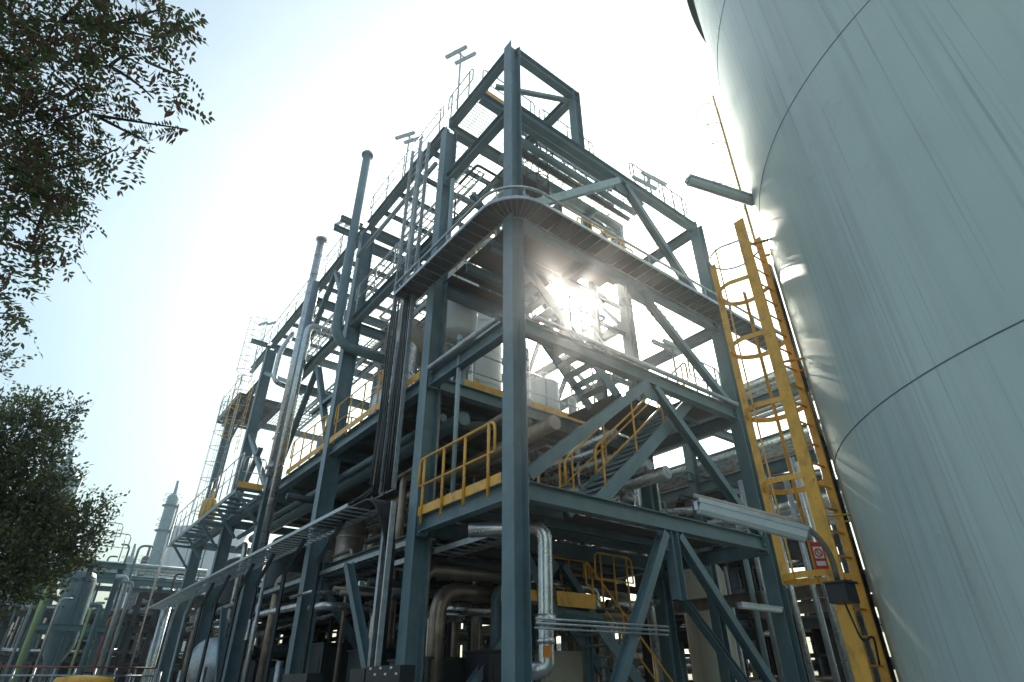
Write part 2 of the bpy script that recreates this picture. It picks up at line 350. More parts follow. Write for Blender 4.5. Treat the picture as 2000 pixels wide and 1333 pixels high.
# gussets
for (x, z) in ((3.75, L1-.42), (3.75, L2-.42), (3.75, L3-.45), (3.75, L4-.42)):
    MB().add([(x-.42, -.012, z+.1), (x+.42, -.012, z+.1), (x+.2, -.012, z-.25), (x-.2, -.012, z-.25), (x-.42, .012, z+.1), (x+.42, .012, z+.1), (x+.2, .012, z-.25), (x-.2, .012, z-.25)],
             [[0, 3, 2, 1], [4, 5, 6, 7], [0, 1, 5, 4], [1, 2, 6, 5], [2, 3, 7, 6], [3, 0, 4, 7]]).build('gusset_plate', 'steel', frame)
def grating(x0, x1, y0, y1, z, along='y', sp=.1):
    b = MB(); lo, hi = (x0, x1) if along == 'y' else (y0, y1); k = int((hi-lo)/sp)
    for i in range(k+1):
        c = lo+i*sp
        p, q = ((c, y0, z), (c, y1, z)) if along == 'y' else ((x0, c, z), (x1, c, z)); b.bar(p, q, .011, .03)
    lo, hi = (y0, y1) if along == 'y' else (x0, x1); k = int((hi-lo)/.4)
    for i in range(k+1):
        c = lo+i*.4; p, q = ((x0, c, z+.008), (x1, c, z+.008)) if along == 'y' else ((c, y0, z+.008), (c, y1, z+.008)); b.bar(p, q, .014, .012)
    return b.build('floor_grating', 'grate', frame)
def plate(x0, x1, y0, y1, z, m_='plate', sp=.9):
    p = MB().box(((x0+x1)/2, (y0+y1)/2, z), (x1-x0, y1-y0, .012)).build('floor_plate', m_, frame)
    k = max(1, int((y1-y0)/sp))
    for i in range(1, k): MB().ch((x0+.02, y0+(y1-y0)*i/k, z-.076), (x1-.02, y0+(y1-y0)*i/k, z-.076), .05, .14).build('joist', 'steel', p)
    return p
Z5 = L5+.03
grating(.12, 2.1, .15 if False else 1.72, 2.9, Z5, 'x'); grating(2.32, 6.9, 1.72, 2.9, Z5, 'x')
for i in range(1, 4):
    y0, y1 = UC[i]+.14, UC[i+1]-.14
    grating(.14, 1.6, y0, y1, Z5, 'y', .1); grating(4.8, 6.9, y0, y1, Z5, 'y', .1)
grating(1.7, 4.6, 4.6, 8.4, Z5); grating(1.7, 4.6, 10.2, 13.9, Z5)
grating(5.85, 6.95, .14, 2.9, L4+.03, 'y')
grating(.14, 3.4, 8.8, 11.1, L35+.03); grating(.14, 2.0, 14.3, 19.0, L35-.27)
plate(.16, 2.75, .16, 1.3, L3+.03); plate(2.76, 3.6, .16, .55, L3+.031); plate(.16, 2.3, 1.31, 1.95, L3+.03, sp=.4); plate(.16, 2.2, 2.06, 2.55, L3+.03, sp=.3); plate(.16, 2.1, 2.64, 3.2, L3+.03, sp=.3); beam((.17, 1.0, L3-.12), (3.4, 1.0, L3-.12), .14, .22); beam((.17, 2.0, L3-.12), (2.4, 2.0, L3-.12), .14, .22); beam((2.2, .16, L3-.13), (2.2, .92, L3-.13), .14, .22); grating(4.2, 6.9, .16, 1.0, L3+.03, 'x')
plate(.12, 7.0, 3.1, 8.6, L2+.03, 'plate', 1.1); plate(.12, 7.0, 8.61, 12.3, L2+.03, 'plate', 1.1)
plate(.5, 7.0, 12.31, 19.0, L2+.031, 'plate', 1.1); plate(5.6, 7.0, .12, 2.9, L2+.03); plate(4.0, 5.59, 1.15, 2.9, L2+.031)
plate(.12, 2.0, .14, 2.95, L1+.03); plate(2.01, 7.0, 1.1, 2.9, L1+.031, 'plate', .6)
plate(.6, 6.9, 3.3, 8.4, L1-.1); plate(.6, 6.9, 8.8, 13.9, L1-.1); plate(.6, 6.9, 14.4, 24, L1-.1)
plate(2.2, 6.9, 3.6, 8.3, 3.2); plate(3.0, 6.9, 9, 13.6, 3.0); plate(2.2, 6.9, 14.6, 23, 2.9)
for (x0, y0, x1, y1, z) in ((-.125, .2, -.125, 2.88, L1), (.9, 3.0, 4.9, 3.0, L2), (-.13, 3.3, -.13, 12.0, L2), (.1, 1.52, 2.1, 1.52, L5), (5.9, .13, 6.9, .13, L4), (2.32, 1.52, 5, 1.52, L5)):
    z += .02 if z != L1 else .0
    MB().bar((x0, y0, z+.07), (x1, y1, z+.07), .012, .17).build('toe_board', 'yellow', frame)
# lower left platform on brackets
plat = thing('platform', 'long cantilevered platform with slatted floor and bracket struts at the left end of the frame', 'platform', (-.6, 19.5, 7.3))
for k in range(16): MB().bar((-1.02, 14.35+k*.7, L2-.02), (-.18, 14.35+k*.7, L2-.02), .34, .04).build('floor_plank', 'steel', plat)
for x in (-1.06, -.2): MB().ch((x, 14.2, L2-.13), (x, 25.2, L2-.13), .05, .16).build('edge_beam', 'steel', plat)
for y in (14.1, 16.7, 19.2, 21.9, 24.5):
    MB().bar((-.16, y, L2-1.2), (-1.0, y, L2-.22), .09, .1, (0, 1, 0)).build('strut', 'steel', plat); MB().bar((-.16, y, L2-.28), (-1.05, y, L2-.28), .08, .1).build('bracket_arm', 'steel', plat)
MB().bar((-1.04, 14.18, L2+.09), (-.2, 14.18, L2+.09), .012, .2).build('toe_board', 'yellow', plat)
# upper left platform
plat2 = thing('platform', 'small high platform cantilevered off the far left top corner of the frame', 'platform', (0, 24, 13.8))
grating(0, 1, 0, 1, -50) if False else None
MB().box((.7, 23.9, 14.24), (2.2, 4.3, .04)).build('floor_plate', 'plate', plat2)
for x in (-.38, 1.78): MB().ch((x, 21.75, 14.12), (x, 26.05, 14.12), .05, .18).build('edge_beam', 'steel', plat2)
for y in (22, 23.4, 24.8, 26): MB().ch((-.36, y, 14.1), (1.8, y, 14.1), .05, .14).build('joist', 'steel', plat2)
for y in (26.0, 22.4): MB().bar((.3, y, 14.0), (.2, 24.4, 12.5), .1, .1).build('strut', 'steel', plat2)

# ================================================================ guardrails
def guard(pts, label, m_='yellow', h=1.1, sp=1.3, toe=False, group='guardrails of the frame', drop=.0, name='guardrail', r=.021, ends=True, loc=None):
    pts = [V(p) for p in pts]; t = thing(name, label, 'guardrail', pts[0], group)
    top = [p+V((0, 0, h)) for p in pts]; mid = [p+V((0, 0, h*.5)) for p in pts]
    if ends:
        a, b = pts[0], pts[-1]; loop = rounded([mid[0]]+top+[mid[-1]], .16, 4)
        MB().tube(loop, r, 7).build('top_rail', m_, t)
    else: MB().tube(top, r, 7).build('top_rail', m_, t)
    MB().tube(mid, r*.85, 6).build('mid_rail', m_, t)
    for i in range(len(pts)-1):
        a, b = pts[i], pts[i+1]; L = (b-a).length; n = max(1, round(L/sp)); ins = min(.18, L*.2)/L if ends else 0
        for k in range(n+1):
            if i and k == 0: continue
            f = ins+(1-2*ins)*k/n; p = a.lerp(b, f); MB().tube([p-V((0, 0, drop)), p+V((0, 0, h))], r*1.05, 7).build('post', m_, t)
    if toe:
        for i in range(len(pts)-1): MB().bar(pts[i]+V((0, 0, .07)), pts[i+1]+V((0, 0, .07)), .01, .14).build('toe_board', m_, t)
    return t
guard([(-.15, 2.9, L1), (-.15, .36, L1)][::1], 'yellow guardrail with rounded ends beside the main corner post above the yellow toe board', drop=.18, r=.026, sp=.8)
guard([(-.12, 11.9, L2), (-.12, 8.9, L2)], 'yellow guardrail on the solid second floor, left of the third left-face column', sp=1.1, drop=.1)
guard([(-.12, 8.3, L2), (-.12, 5.3, L2)], 'yellow guardrail on the solid second floor between bent pipe and vertical cable ladder', sp=1.1, drop=.1)
guard([(-1.0, 14.2, L2), (-.25, 14.2, L2)], 'short galvanised guardrail closing the near end of the slatted platform', 'galv')
guard([(-1.05, 25.2, L2), (-1.05, 14.25, L2)], 'long galvanised guardrail along the slatted platform at the left', 'galv', sp=1.1, h=1.25)
guard([(-.1, 3.0, L5), (-.1, 1.7, L5)], 'grey guardrail on the topmost floor nearest the peak post', 'galv', sp=.9)
guard([(-.1, 8.3, L5), (-.1, 3.3, L5)], 'grey guardrail along the top left edge, right of the tall open pipe', 'galv', sp=1.2)
guard([(-.1, 13.8, L5), (-.1, 9.6, L5)], 'grey guardrail along the top left edge, left of the tall open pipe', 'galv', sp=1.2)
guard([(-.1, 21.8, L5), (-.1, 14.4, L5)], 'grey guardrail along the far end of the top left edge', 'galv', sp=1.2)
guard([(.15, 1.56, L5), (2.1, 1.56, L5)], 'grey guardrail crossing behind the peak post on the top floor', 'galv', sp=1)
guard([(2.3, 1.56, L5), (4.6, 1.56, L5)], 'grey guardrail on the top floor seen between the roof corner beams', 'galv', sp=1.1)
guard([(5.7, .1, L4), (7.0, .1, L4)], 'light guardrail over the right-hand shoulder of the frame', 'galv', sp=.8)
guard([(4.4, .1, L4), (5.2, .1, L4)], 'short light guardrail with a lamp beside it on the right shoulder beam', 'galv', sp=.8)
guard([(-.1, 13.8, L35+.05), (-.1, 8.9, L35+.05)], 'grey guardrail on the third-level beam left of the bent pipe', 'galv', sp=1.2)
guard([(-.1, 8.3, L35+.05), (-.1, 5.4, L35+.05)], 'grey guardrail on the third-level beam right of the bent pipe', 'galv', sp=1.2)
guard([(6.98, 18.5, L5), (6.98, 9, L5)], 'grey guardrail along the far top edge at the left end', 'galv', sp=1.3)
guard([(6.98, 8.3, L5), (6.98, 1.8, L5)], 'grey guardrail along the far top edge behind the shoulder', 'galv', sp=1.3)
guard([(.4, 8.85, L2+.05), (5.5, 8.85, L2+.05)], 'yellow guardrail crossing the second floor beside the silver vessels', sp=1.3)
guard([(1.1, 3.2, L2), (4.9, 3.2, L2)], 'grey guardrail behind the main post at the edge of the yellow-edged second floor', 'galv', sp=1.5)
guard([(-.4, 26, 14.25), (-.4, 22.0, 14.25)], 'pale guardrail round the small high platform at the far left', 'galv', sp=.9)
guard([(2.15, 1.1, L1+.03), (2.15, 2.8, L1+.03)], 'yellow guardrail at the foot of the stairs on the first floor', sp=.9)
guard([(5.7, 2.9, L2+.03), (6.9, 2.9, L2+.03)], 'yellow guardrail on the stair landing by the right column', sp=.7)
guard([(.4, 1.0, L3+.04), (.4, 3.0, L3+.04)], 'yellow guardrail behind the second column above the curved cable ladder', sp=1)
guard([(3.8, 2.5, L4-.6), (5.9, 2.5, L4-.6)], 'upper yellow guardrail under the right shoulder of the frame', sp=.6, r=.028)
guard([(3.6, 1.6, L4-1.5), (5.6, 1.6, L4-1.5)], 'lower yellow guardrail under the right shoulder of the frame', sp=.5, r=.028)
guard([(5.6, .14, L2+.03), (6.9, .14, L2+.03)], 'light guardrail on the stair landing in front of the right column', 'galv', sp=.8)
guard([(.8, 4.4, L2+.04), (2.4, 4.4, L2+.04)], 'yellow guardrail loop beside the silver vessels behind the main brace', sp=.9)
guard([(3.6, 3.4, 3.05), (4.9, 3.4, 3.05)], 'yellow guardrail above the yellow panel of the low catwalk', sp=.7)
guard([(4.1, 2.4, 3.05), (5.3, 2.4, 3.05)], 'nearer yellow guardrail of the low catwalk', sp=.8)

# ================================================================ stairs
def stairs(p0, p1, wdir, wid, n, label, rails=(1,), m_='steel', rail_m='yellow'):
    p0, p1 = V(p0), V(p1); wd = V(wdir)*wid; t = thing('stairs', label, 'stairs', p0)
    for k in (0, 1): MB().bar(p0+wd*k, p1+wd*k, .03 if False else .24, .05, wdir).build('stringer', m_, t) if False else MB().bar(p0+wd*k, p1+wd*k, .05, .26).build('stringer', m_, t)
    d = p1-p0; hd = V((d.x, d.y, 0)).normalized()
    for k in range(1, n):
        c = p0+d*(k/n); a = c+wd*.04; b = c+wd*.96
        MB().bar(a, b, .25, .035).build('tread', 'grate', t)
    for k in rails:
        o = wd*k; up = V((0, 0, 1)); a, b = p0+o, p1+o
        MB().tube(rounded([a+up*.55, a+up*1.05, b+up*1.05, b+up*.55], .18), .024, 7).build('handrail', rail_m, t)
        MB().tube([a+up*.55, b+up*.55], .019, 6).build('mid_rail', rail_m, t)
        m2 = max(2, round(d.length/1.1))
        for i in range(m2): f = (.06+.88*i/(m2-1)); MB().tube([a.lerp(b, f), a.lerp(b, f)+up*1.05], .022, 6).build('post', rail_m, t)
    return t
stairs((2.1, .22, 4.45), (5.6, .22, 7.5), (0, 1, 0), .85, 16, 'blue grey stair flight with yellow handrails rising right from the first floor', (0, 1))
stairs((4.0, 1.15, 7.5), (1.2, 1.15, 10.1), (0, 1, 0), .9, 12, 'dark stair flight under the sun climbing left to the third floor', (0,), rail_m='galv')
stairs((3.9, 2.5, 2.95), (6.9, 2.5, .1), (0, 1, 0), .8, 14, 'lowest stair flight going down to the ground inside the right bay', (0, 1))
cw = thing('catwalk', 'low catwalk with yellow panel and dark angled frame behind the main post', 'catwalk', (3.6, 2.4, 0))
MB().box((3.5, 2.95, 3.02), (2.6, 1.0, .04)).build('deck', 'plate', cw)
MB().tube([(2.0, 2.42, 4.1), (2.9, 2.42, 2.85), (4.2, 2.42, 2.8)], .11, 4).build('stringer', 'steel', cw)
MB().bar((2.9, 2.36, 3.12), (4.0, 2.36, 3.12), .012, .28).build('panel', 'yellow', cw)
MB().bar((1.6, 2.5, 3.12), (2.5, 2.5, 3.12), .012, .26).build('panel', 'yellow', cw)
for x in (2.4, 4.6): MB().ib((x, 3.3, 0), (x, 3.3, 3.0), .14, .14).build('post', 'steel', cw)

def cabinet(c, d, label, m_, lid=True, vents=False, group=None):
    t = thing('cabinet', label, 'cabinet', (c[0], c[1], 0), group); x, y = c
    MB().box((x, y, d[2]/2+.05), d).build('case', m_, t); MB().box((x, y, .025), (d[0]+.06, d[1]+.06, .05)).build('plinth', 'dark', t)
    if lid: MB().box((x, y, d[2]+.07), (d[0]+.08, d[1]+.08, .04)).build('lid', m_, t)
    MB().box((x-d[0]/2-.008, y, d[2]*.55), (.012, d[1]*.82, d[2]*.75)).build('door', m_, t); MB().box((x, y-d[1]/2-.008, d[2]*.55), (d[0]*.82, .012, d[2]*.75)).build('door', m_, t)
    return t
# ================================================================ cable ladders
def cable_ladder(path, side, wid, label, sp=.28, cables=5, h=.12, cr_=.022, cut=None, fine=False):
    """path = one rail, side(i) = offset of the other rail"""
    a = [V(p) for p in path]; b = [p+V(s)*wid for p, s in zip(a, side)]
    t = thing('cable_ladder', label, 'cable ladder', a[0], 'cable ladders of the frame')
    up = (0, 0, 1) if abs((a[-1]-a[0]).normalized().z) < .9 else (-1, 0, 0)
    for P in (a, b):
        mb = MB()
        for i in range(len(P)-1): mb.bar(P[i], P[i+1], .03, h, up)
        mb.build('side_rail', 'galv', t)
    for i in range(len(a)-1):
        L = max((a[i+1]-a[i]).length, (b[i+1]-b[i]).length); n = max(1, int(L/sp))
        for k in range(n): f = k/n; MB().bar(a[i].lerp(a[i+1], f)-V(up)*.03, b[i].lerp(b[i+1], f)-V(up)*.03, *((.012, .02) if fine else (.03, .03)), up).build('rung', 'galv', t)
    if fine:
        mb = MB()
        for i in range(len(a)-1):
            z_ = V((0, 0, .004)); mb.add([a[i]-z_, a[i+1]-z_, b[i+1]-z_, b[i]-z_, a[i]+z_, a[i+1]+z_, b[i+1]+z_, b[i]+z_], [[0, 3, 2, 1], [4, 5, 6, 7], [0, 1, 5, 4], [2, 3, 7, 6]])
        mb.build('tray_floor', 'plate', t)
        MB().tube([p+V((0, 0, .29)) for p in a], .032, 8).build('upper_rail', 'galv', t)
        for i in range(len(a)-1):
            n = max(1, round((a[i+1]-a[i]).length/1.1))
            if n > 1 or i % 4 == 0:
                for k in range(n): q = a[i].lerp(a[i+1], k/n); MB().bar(q, q+V((0, 0, .29)), .03, .02).build('rail_post', 'galv', t)
    o = V(up)*.05
    for k in range(cables):
        f = (k+.6+rnd.uniform(-.2, .2))/(cables+.2); pts = []
        for i in range(len(a)-1):
            n = max(1, int((a[i+1]-a[i]).length/1.2))
            for j in range(n): g_ = j/n; pts.append(a[i].lerp(a[i+1], g_).lerp(b[i].lerp(b[i+1], g_), f+rnd.uniform(-.03, .03))+o+V(up)*rnd.uniform(-.01, .03))
        pts.append(a[-1].lerp(b[-1], f)+o)
        if cut: pts = [p for p in pts if p.z < cut+.3*k%1.3]
        MB().tube(pts, cr_*rnd.uniform(.7, 1.3), 6).build('cable', 'black', t)
    return t
# long ladder along the left face at first-floor height
P = [(-.98, 4.3, 4.78), (-.98, 26.5, 4.78)]
cable_ladder(P, [(1, .0, 0)]*2, .72, 'long straight cable ladder slung along the left face over the lower columns', .3, 3, .075)
# the curved one round the main post
cvx, cvy, rr_ = .24, .22, .92
path = [(-.68, 4.0, 10.0), (-.68, .3, 10.0)]+[(cvx-rr_*math.cos(t), cvy-rr_*math.sin(t), 10.0) for t in [R(9*k) for k in range(1, 11)]]+[(7.8, -.70, 10.0), (9.3, -.7, 10.0)]
side = [(1, 0, 0), (1, 0, 0)]+[(math.cos(t), math.sin(t), 0) for t in [R(9*k) for k in range(1, 11)]]+[(0, 1, 0), (0, 1, 0)]
cable_ladder(path, side, .56, 'wide cable ladder curving round the main corner post and running right to the tank', .28, 9, .075, fine=True)
# vertical ladders in front of the left face
cable_ladder([(-.3, 4.75, 5.1), (-.3, 4.75, 16.2)], [(0, -1, 0)]*2, .5, 'left-hand vertical cable ladder packed with black cables on the left face', .3, 5, .1, cut=11.2)
cable_ladder([(-.3, 4.1, 5.1), (-.3, 4.1, 15.6)], [(0, -1, 0)]*2, .42, 'right-hand vertical cable ladder beside the second left-face column', .3, 5, .1, cut=10.4)
cable_ladder([(.4, 1.0, 3.85), (.4, 5.2, 3.85)], [(1, 0, 0)]*2, .5, 'cable ladder hung below the first floor beside the main post', .28, 6, .1)
for (x, z, y0, y1, l) in ((1.0, L5-.75, 3.4, 19, 'nearer cable ladder slung under the top floor along the left bays'), (3.3, L5-.6, 3.4, 19, 'farther cable ladder slung under the top floor along the left bays'), (.9, L35-.7, 3.4, 18.8, 'cable ladder slung under the third-level beam of the left bays')):
    cable_ladder([(x, y0, z), (x, y1, z)], [(1, 0, 0)]*2, .55, l, .4, 2, .1)
def caged(x, y, z0, z1, m_, label, nx=-1):
    t = thing('caged_ladder', label, 'ladder', (x, y, z0))
    for k in (-.22, .22): MB().bar((x, y+k, z0), (x, y+k, z1), .05, .015).build('side_rail', m_, t)
    for k in range(int((z1-z0)/.3)): MB().tube([(x, y-.22, z0+.2+k*.3), (x, y+.22, z0+.2+k*.3)], .012, 5).build('rung', m_, t)
    A_ = [R(a) for a in range(0, 181, 20)]
    for k in range(int((z1-z0-.6)/.75)+1):
        h_ = [V((x+nx*(.12+.62*math.sin(a)), y+.36*math.cos(a), z0+.6+k*.75)) for a in A_]
        MB().tube(h_, .016, 5).build('hoop', m_, t)
    for a in A_[1:-1:2]: MB().tube([(x+nx*(.12+.62*math.sin(a)), y+.36*math.cos(a), z0+.6), (x+nx*(.12+.62*math.sin(a)), y+.36*math.cos(a), z1)], .012, 5).build('strap', m_, t)
caged(3.0, 2.3, 12.6, 17.0, 'dark', 'dark caged ladder standing under the top floor between peak and shoulder')
caged(-.25, 20.7, 14.3, 18.3, 'galv', 'pale caged ladder rising past the roof at the far left end')
caged(-.35, 21.6, 7.6, 13.9, 'galv', 'pale caged ladder above the slatted platform at the far left')
caged(-.25, 19.9, 10.6, 14.3, 'yellow', 'yellow caged ladder under the small high platform at the far left')
ya = thing('valve_actuator', 'yellow actuator housing standing on the slatted platform at the left', 'actuator', (-.6, 20.5, L2))
MB().lathe((-.6, 20.5, L2+.05), [(.01, 0), (.3, 0), (.3, .9), (.2, 1.0), (.01, 1.02)], 20).build('housing', 'yellow', ya); MB().tube([(-.6, 20.5, L2+1.0), (-.6, 20.5, L2+1.5)], .05, 8).build('stem', 'yellow', ya)
cb = thing('cable_bundle', 'black cables bending down from the long cable ladder beside the second column', 'cables', (-.4, 3.5, 0))
for k in range(7):
    x = -.62+.08*k; MB().tube(rounded([(x-.2, 6.6, 4.84), (x-.1, 3.65+.03*k, 4.86+.015*k), (x*.5-.08, 3.55+.02*k, 4.0), (x*.5-.08, 3.55+.02*k, 0)], .35), .024, 6).build('cable', 'black', cb)
MB().bar((-.42, 3.36, 0), (-.42, 3.36, 4.75), .05, .1).build('side_rail', 'galv', cb); MB().bar((-.30, 3.86, 0), (-.30, 3.86, 4.75), .03, .08).build('side_rail', 'galv', cb)
cb2 = thing('cable_bundle', 'black cables sweeping from the vertical cable ladders into the long one', 'cables', (-.4, 4.6, 5))
for k in range(8):
    y = 4.35-.06*k if k < 4 else 3.75+.07*k; MB().tube(rounded([(-.26, y, 7.4), (-.27, y, 5.4), (-.75+.05*k, 5.7, 4.84), (-.75+.05*k, 6.8, 4.84)], .5), .024, 6).build('cable', 'black', cb2)

# ================================================================ pipes
def pipe(pts, r, label, m_='clad', rad=None, group=None, flanges=(), name='pipe', n=14, strap=0):
    pts = [V(p) for p in pts]; path = rounded(pts, rad or r*2.6, 6) if len(pts) > 2 else pts
    if not flanges and not strap:
        o = MB().tube(path, r, n).build(name, m_); return tag(o, label, 'pipe', group)
    t = thing(name, label, 'pipe', min(pts, key=lambda p: p.z), group); MB().tube(path, r, n).build('run', m_, t)
    for (p, d) in flanges: p, d = V(p), V(d).normalized()*.035; MB().tube([p-d, p+d], r*1.45, n).build('flange', m_, t)
    if strap:
        for i in range(len(pts)-1):
            L = (pts[i+1]-pts[i]).length
            for k in range(1, int(L/strap)): p = pts[i].lerp(pts[i+1], k*strap/L); d = (pts[i+1]-pts[i]).normalized()*.012; MB().tube([p-d, p+d], r*1.035, n).build('strap', m_, t)
    return t
pipe([(-.52, 8.4, 19.3), (-.52, 8.4, 10.75), (1.8, 8.2, 10.6)], .155, 'tall blue grey open-topped pipe rising above the roof with a bend at its foot', 'steel', rad=.7, flanges=[((-.52, 8.4, 19.15), (0, 0, 1))])
pipe([(-.35, 12.9, 18.2), (-.35, 12.9, 7.7)], .17, 'thick silver vent pipe rising past the roof edge on the left face', 'clad', flanges=[((-.35, 12.9, 18.1), (0, 0, 1)), ((-.35, 12.9, 8.0), (0, 0, 1))], strap=1.0)
pipe([(-.3, 12.5, 15.6), (-.3, 12.5, 7.7)], .15, 'dark blue grey pipe standing between the two silver pipes on the left face', 'steel')
pipe([(1.2, 12.0, 13.3), (-.38, 12.0, 13.3), (-.38, 12.0, 5.1)], .13, 'slimmer silver pipe just right of the thick vent pipe', 'clad', rad=.35, strap=1.1)
pipe([(-.1, 15.2, 14.6), (-.45, 15.2, 13.6), (-.45, 15.2, 12.2), (.8, 15.2, 12.0)], .1, 'short silver pipe bending under the roof at the far left', 'clad', rad=.3)
pipe([(-.2, 3.3, 14.42), (-.2, 8.5, 14.42)], .07, 'light grey horizontal pipe below the top floor beside the bent pipe', 'pale')
pipe([(-.16, 2.35, 13.0), (-.16, 2.35, 10.5)], .055, 'short white downpipe hanging behind the curved cable ladder', 'pale')
pipe([(-.02, 1.83, 8.0), (-.02, 1.83, 4.5)], .045, 'slim pale standpipe behind the rounded guardrail beside the main post', 'pale', flanges=[((-.02, 1.83, 7.9), (0, 0, 1))])
pipe([(-.05, 1.2, 7.62), (-.05, 2.9, 7.62)], .05, 'thin pipe lying on the beam left of the main post', 'pale')
pipe([(.35, 3.2, 10.0), (.35, 3.2, .2)], .06, 'brown pipe running down behind the second column', 'cladbrown')
# silver pipe right of the main post with collar, sticker and elbow
dp = thing('downpipe', 'silver insulated downpipe with orange sticker just right of the main post', 'pipe', (1.0, .6, 1.2))
MB().tube(rounded([(.1, 1.4, 3.9), (.95, .42, 3.9), (.90, .42, 2.0), (.90, .42, 1.83), (.45, .72, 1.72)], .26, 7), .125, 16).build('run', 'clad', dp)
MB().tube([(.915, .42, 2.55), (.91, .42, 2.38)], .16, 16).build('collar', 'clad', dp); MB().tube([(.90, .42, 2.22), (.90, .42, 2.14)], .145, 16).build('collar', 'clad', dp)
MB().bar((.82, .305, 1.96), (.82, .305, 2.12), .13, .012, (.55, .83, 0)).build('sticker', 'orange', dp)
for y, z in ((.02, 2.36), (.05, 2.30), (.02, 2.42)): pipe([(.2, y-.2, z), (3.1, y-.2, z+.02)], .018, 'thin conduit strapped across the lower right bay', 'galv', group='thin conduits across the lower right bay', n=6)
# brown clad pipes in the lower corner bay
pipe([(2.6, 3.9, 3.3), (1.05, 3.9, 3.3), (1.05, 3.9, .3)], .17, 'fat brown clad pipe turning down between the second column and the main post', 'cladbrown', rad=.5)
pipe([(3.4, 3.5, 3.6), (.45, 3.5, 3.6), (.45, 3.5, .3)], .13, 'slimmer brown clad pipe turning down beside the second column', 'cladbrown', rad=.3)
GP = 'silver and brown pipes crowded under the floors'
for k in range(9):
    y = 3.5+k*.52+rnd.uniform(-.1, .1); pipe([(.3, y, 3.7+rnd.uniform(-.5, .4)), (6.8, y, 3.7+rnd.uniform(-.3, .3))], rnd.choice((.06, .09, .13)), 'one of the pipes crossing side by side under the first floor', rnd.choice(('clad', 'cladbrown', 'dark')), group=GP)
for k in range(10):
    x = .5+k*.62+rnd.uniform(-.1, .1); pipe([(x, 1.6 if x > 1.6 else 3.2, 6.6+rnd.uniform(-.6, .3)), (x, 19, 6.6+rnd.uniform(-.6, .3))], rnd.choice((.06, .09, .14, .17)), 'one of the long pipes slung under the second floor', rnd.choice(('clad', 'cladbrown', 'steel', 'clad')), group=GP)
for k in range(11):
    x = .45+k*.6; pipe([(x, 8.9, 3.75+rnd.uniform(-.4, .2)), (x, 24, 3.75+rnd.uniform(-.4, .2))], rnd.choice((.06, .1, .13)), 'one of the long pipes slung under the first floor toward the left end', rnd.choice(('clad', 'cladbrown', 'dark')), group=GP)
GQ = 'vertical pipes standing among the lower columns'
for (x, y) in [(.5, 5.2), (1.3, 6.4), (.6, 7.5), (1.8, 7.9), (3.0, 6.5), (4.2, 7.4), (2.4, 9.4), (.7, 10.2), (1.3, 11.3), (.5, 12.6), (2.2, 12.2), (.8, 15.3), (1.6, 16.4), (.5, 17.6), (.6, 20.3), (1.2, 21.6), (.5, 22.9), (5.1, 6.3), (5.9, 7.7), (4.6, 5.1), (2.9, 10.9), (4.4, 10.2), (5.6, 12), (3.4, 13), (2.8, 4.9)]:
    z = rnd.choice((3.3, 4.0, 4.6, 6.4)); q = rnd.choice(((1, 0), (0, 1), (-1, 0))); e = (x+q[0]*1.2, y+q[1]*1.2, z)
    pipe([e, (x, y, z), (x, y, .2)], rnd.choice((.05, .07, .1, .14)), 'one of the vertical pipes standing among the dark lower columns', rnd.choice(('clad', 'cladbrown', 'dark', 'galv')), group=GQ)
GS = 'grey conduits dropping from the long cable ladder'
for y in (6.6, 8.9, 11.2, 13.0, 15.5, 17.5, 20, 22.5, 24.8):
    pipe([(-.62, y-1.3, 4.7), (-.55, y, 4.1), (-.5, y+.05, .2)], .055, 'one of the grey conduit channels dropping from the long cable ladder', rnd.choice(('dark', 'cladbrown', 'pale')), group=GS, rad=.15, n=4)
cable_ladder([(.22, 3.5, 4.12), (.22, 18.5, 4.12)], [(1, 0, 0)]*2, .8, 'brown shaded cable ladder tucked inside the left face below the first floor', .3, 8, .1)
for k in range(7):
    pipe([(1.1+.16*k, 3.4, 4.32-.05*(k % 3)), (1.1+.16*k, 19, 4.32-.05*(k % 3))], (.05, .07, .09)[k % 3], 'one of the brown pipes packed tightly beside the shaded cable ladder', ('cladbrown', 'dark', 'cladbrown')[k % 3], group='brown pipes packed under the first floor')
for k, (y, w_) in enumerate(((4.6, 1.6), (6.9, 1.2), (10.0, 1.8), (12.4, 1.2), (15.6, 2.0), (18.0, 1.0), (21.0, 2.0))):
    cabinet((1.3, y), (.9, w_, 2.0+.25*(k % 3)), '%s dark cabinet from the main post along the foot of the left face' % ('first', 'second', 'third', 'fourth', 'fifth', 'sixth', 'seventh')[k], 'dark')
# thin stand-alone uprights at left face
for y, r, m_ in ((4.05, .035, 'galv'), (11.6, .05, 'galv'), (25.6, .08, 'clad'), (26.3, .1, 'clad'), (27.0, .09, 'clad')):
    pipe([(-.25, y, 4.9), (-.25, y, .1)], r, 'one of the bright vertical pipes below the long cable ladder', m_, group='bright vertical pipes below the long cable ladder')

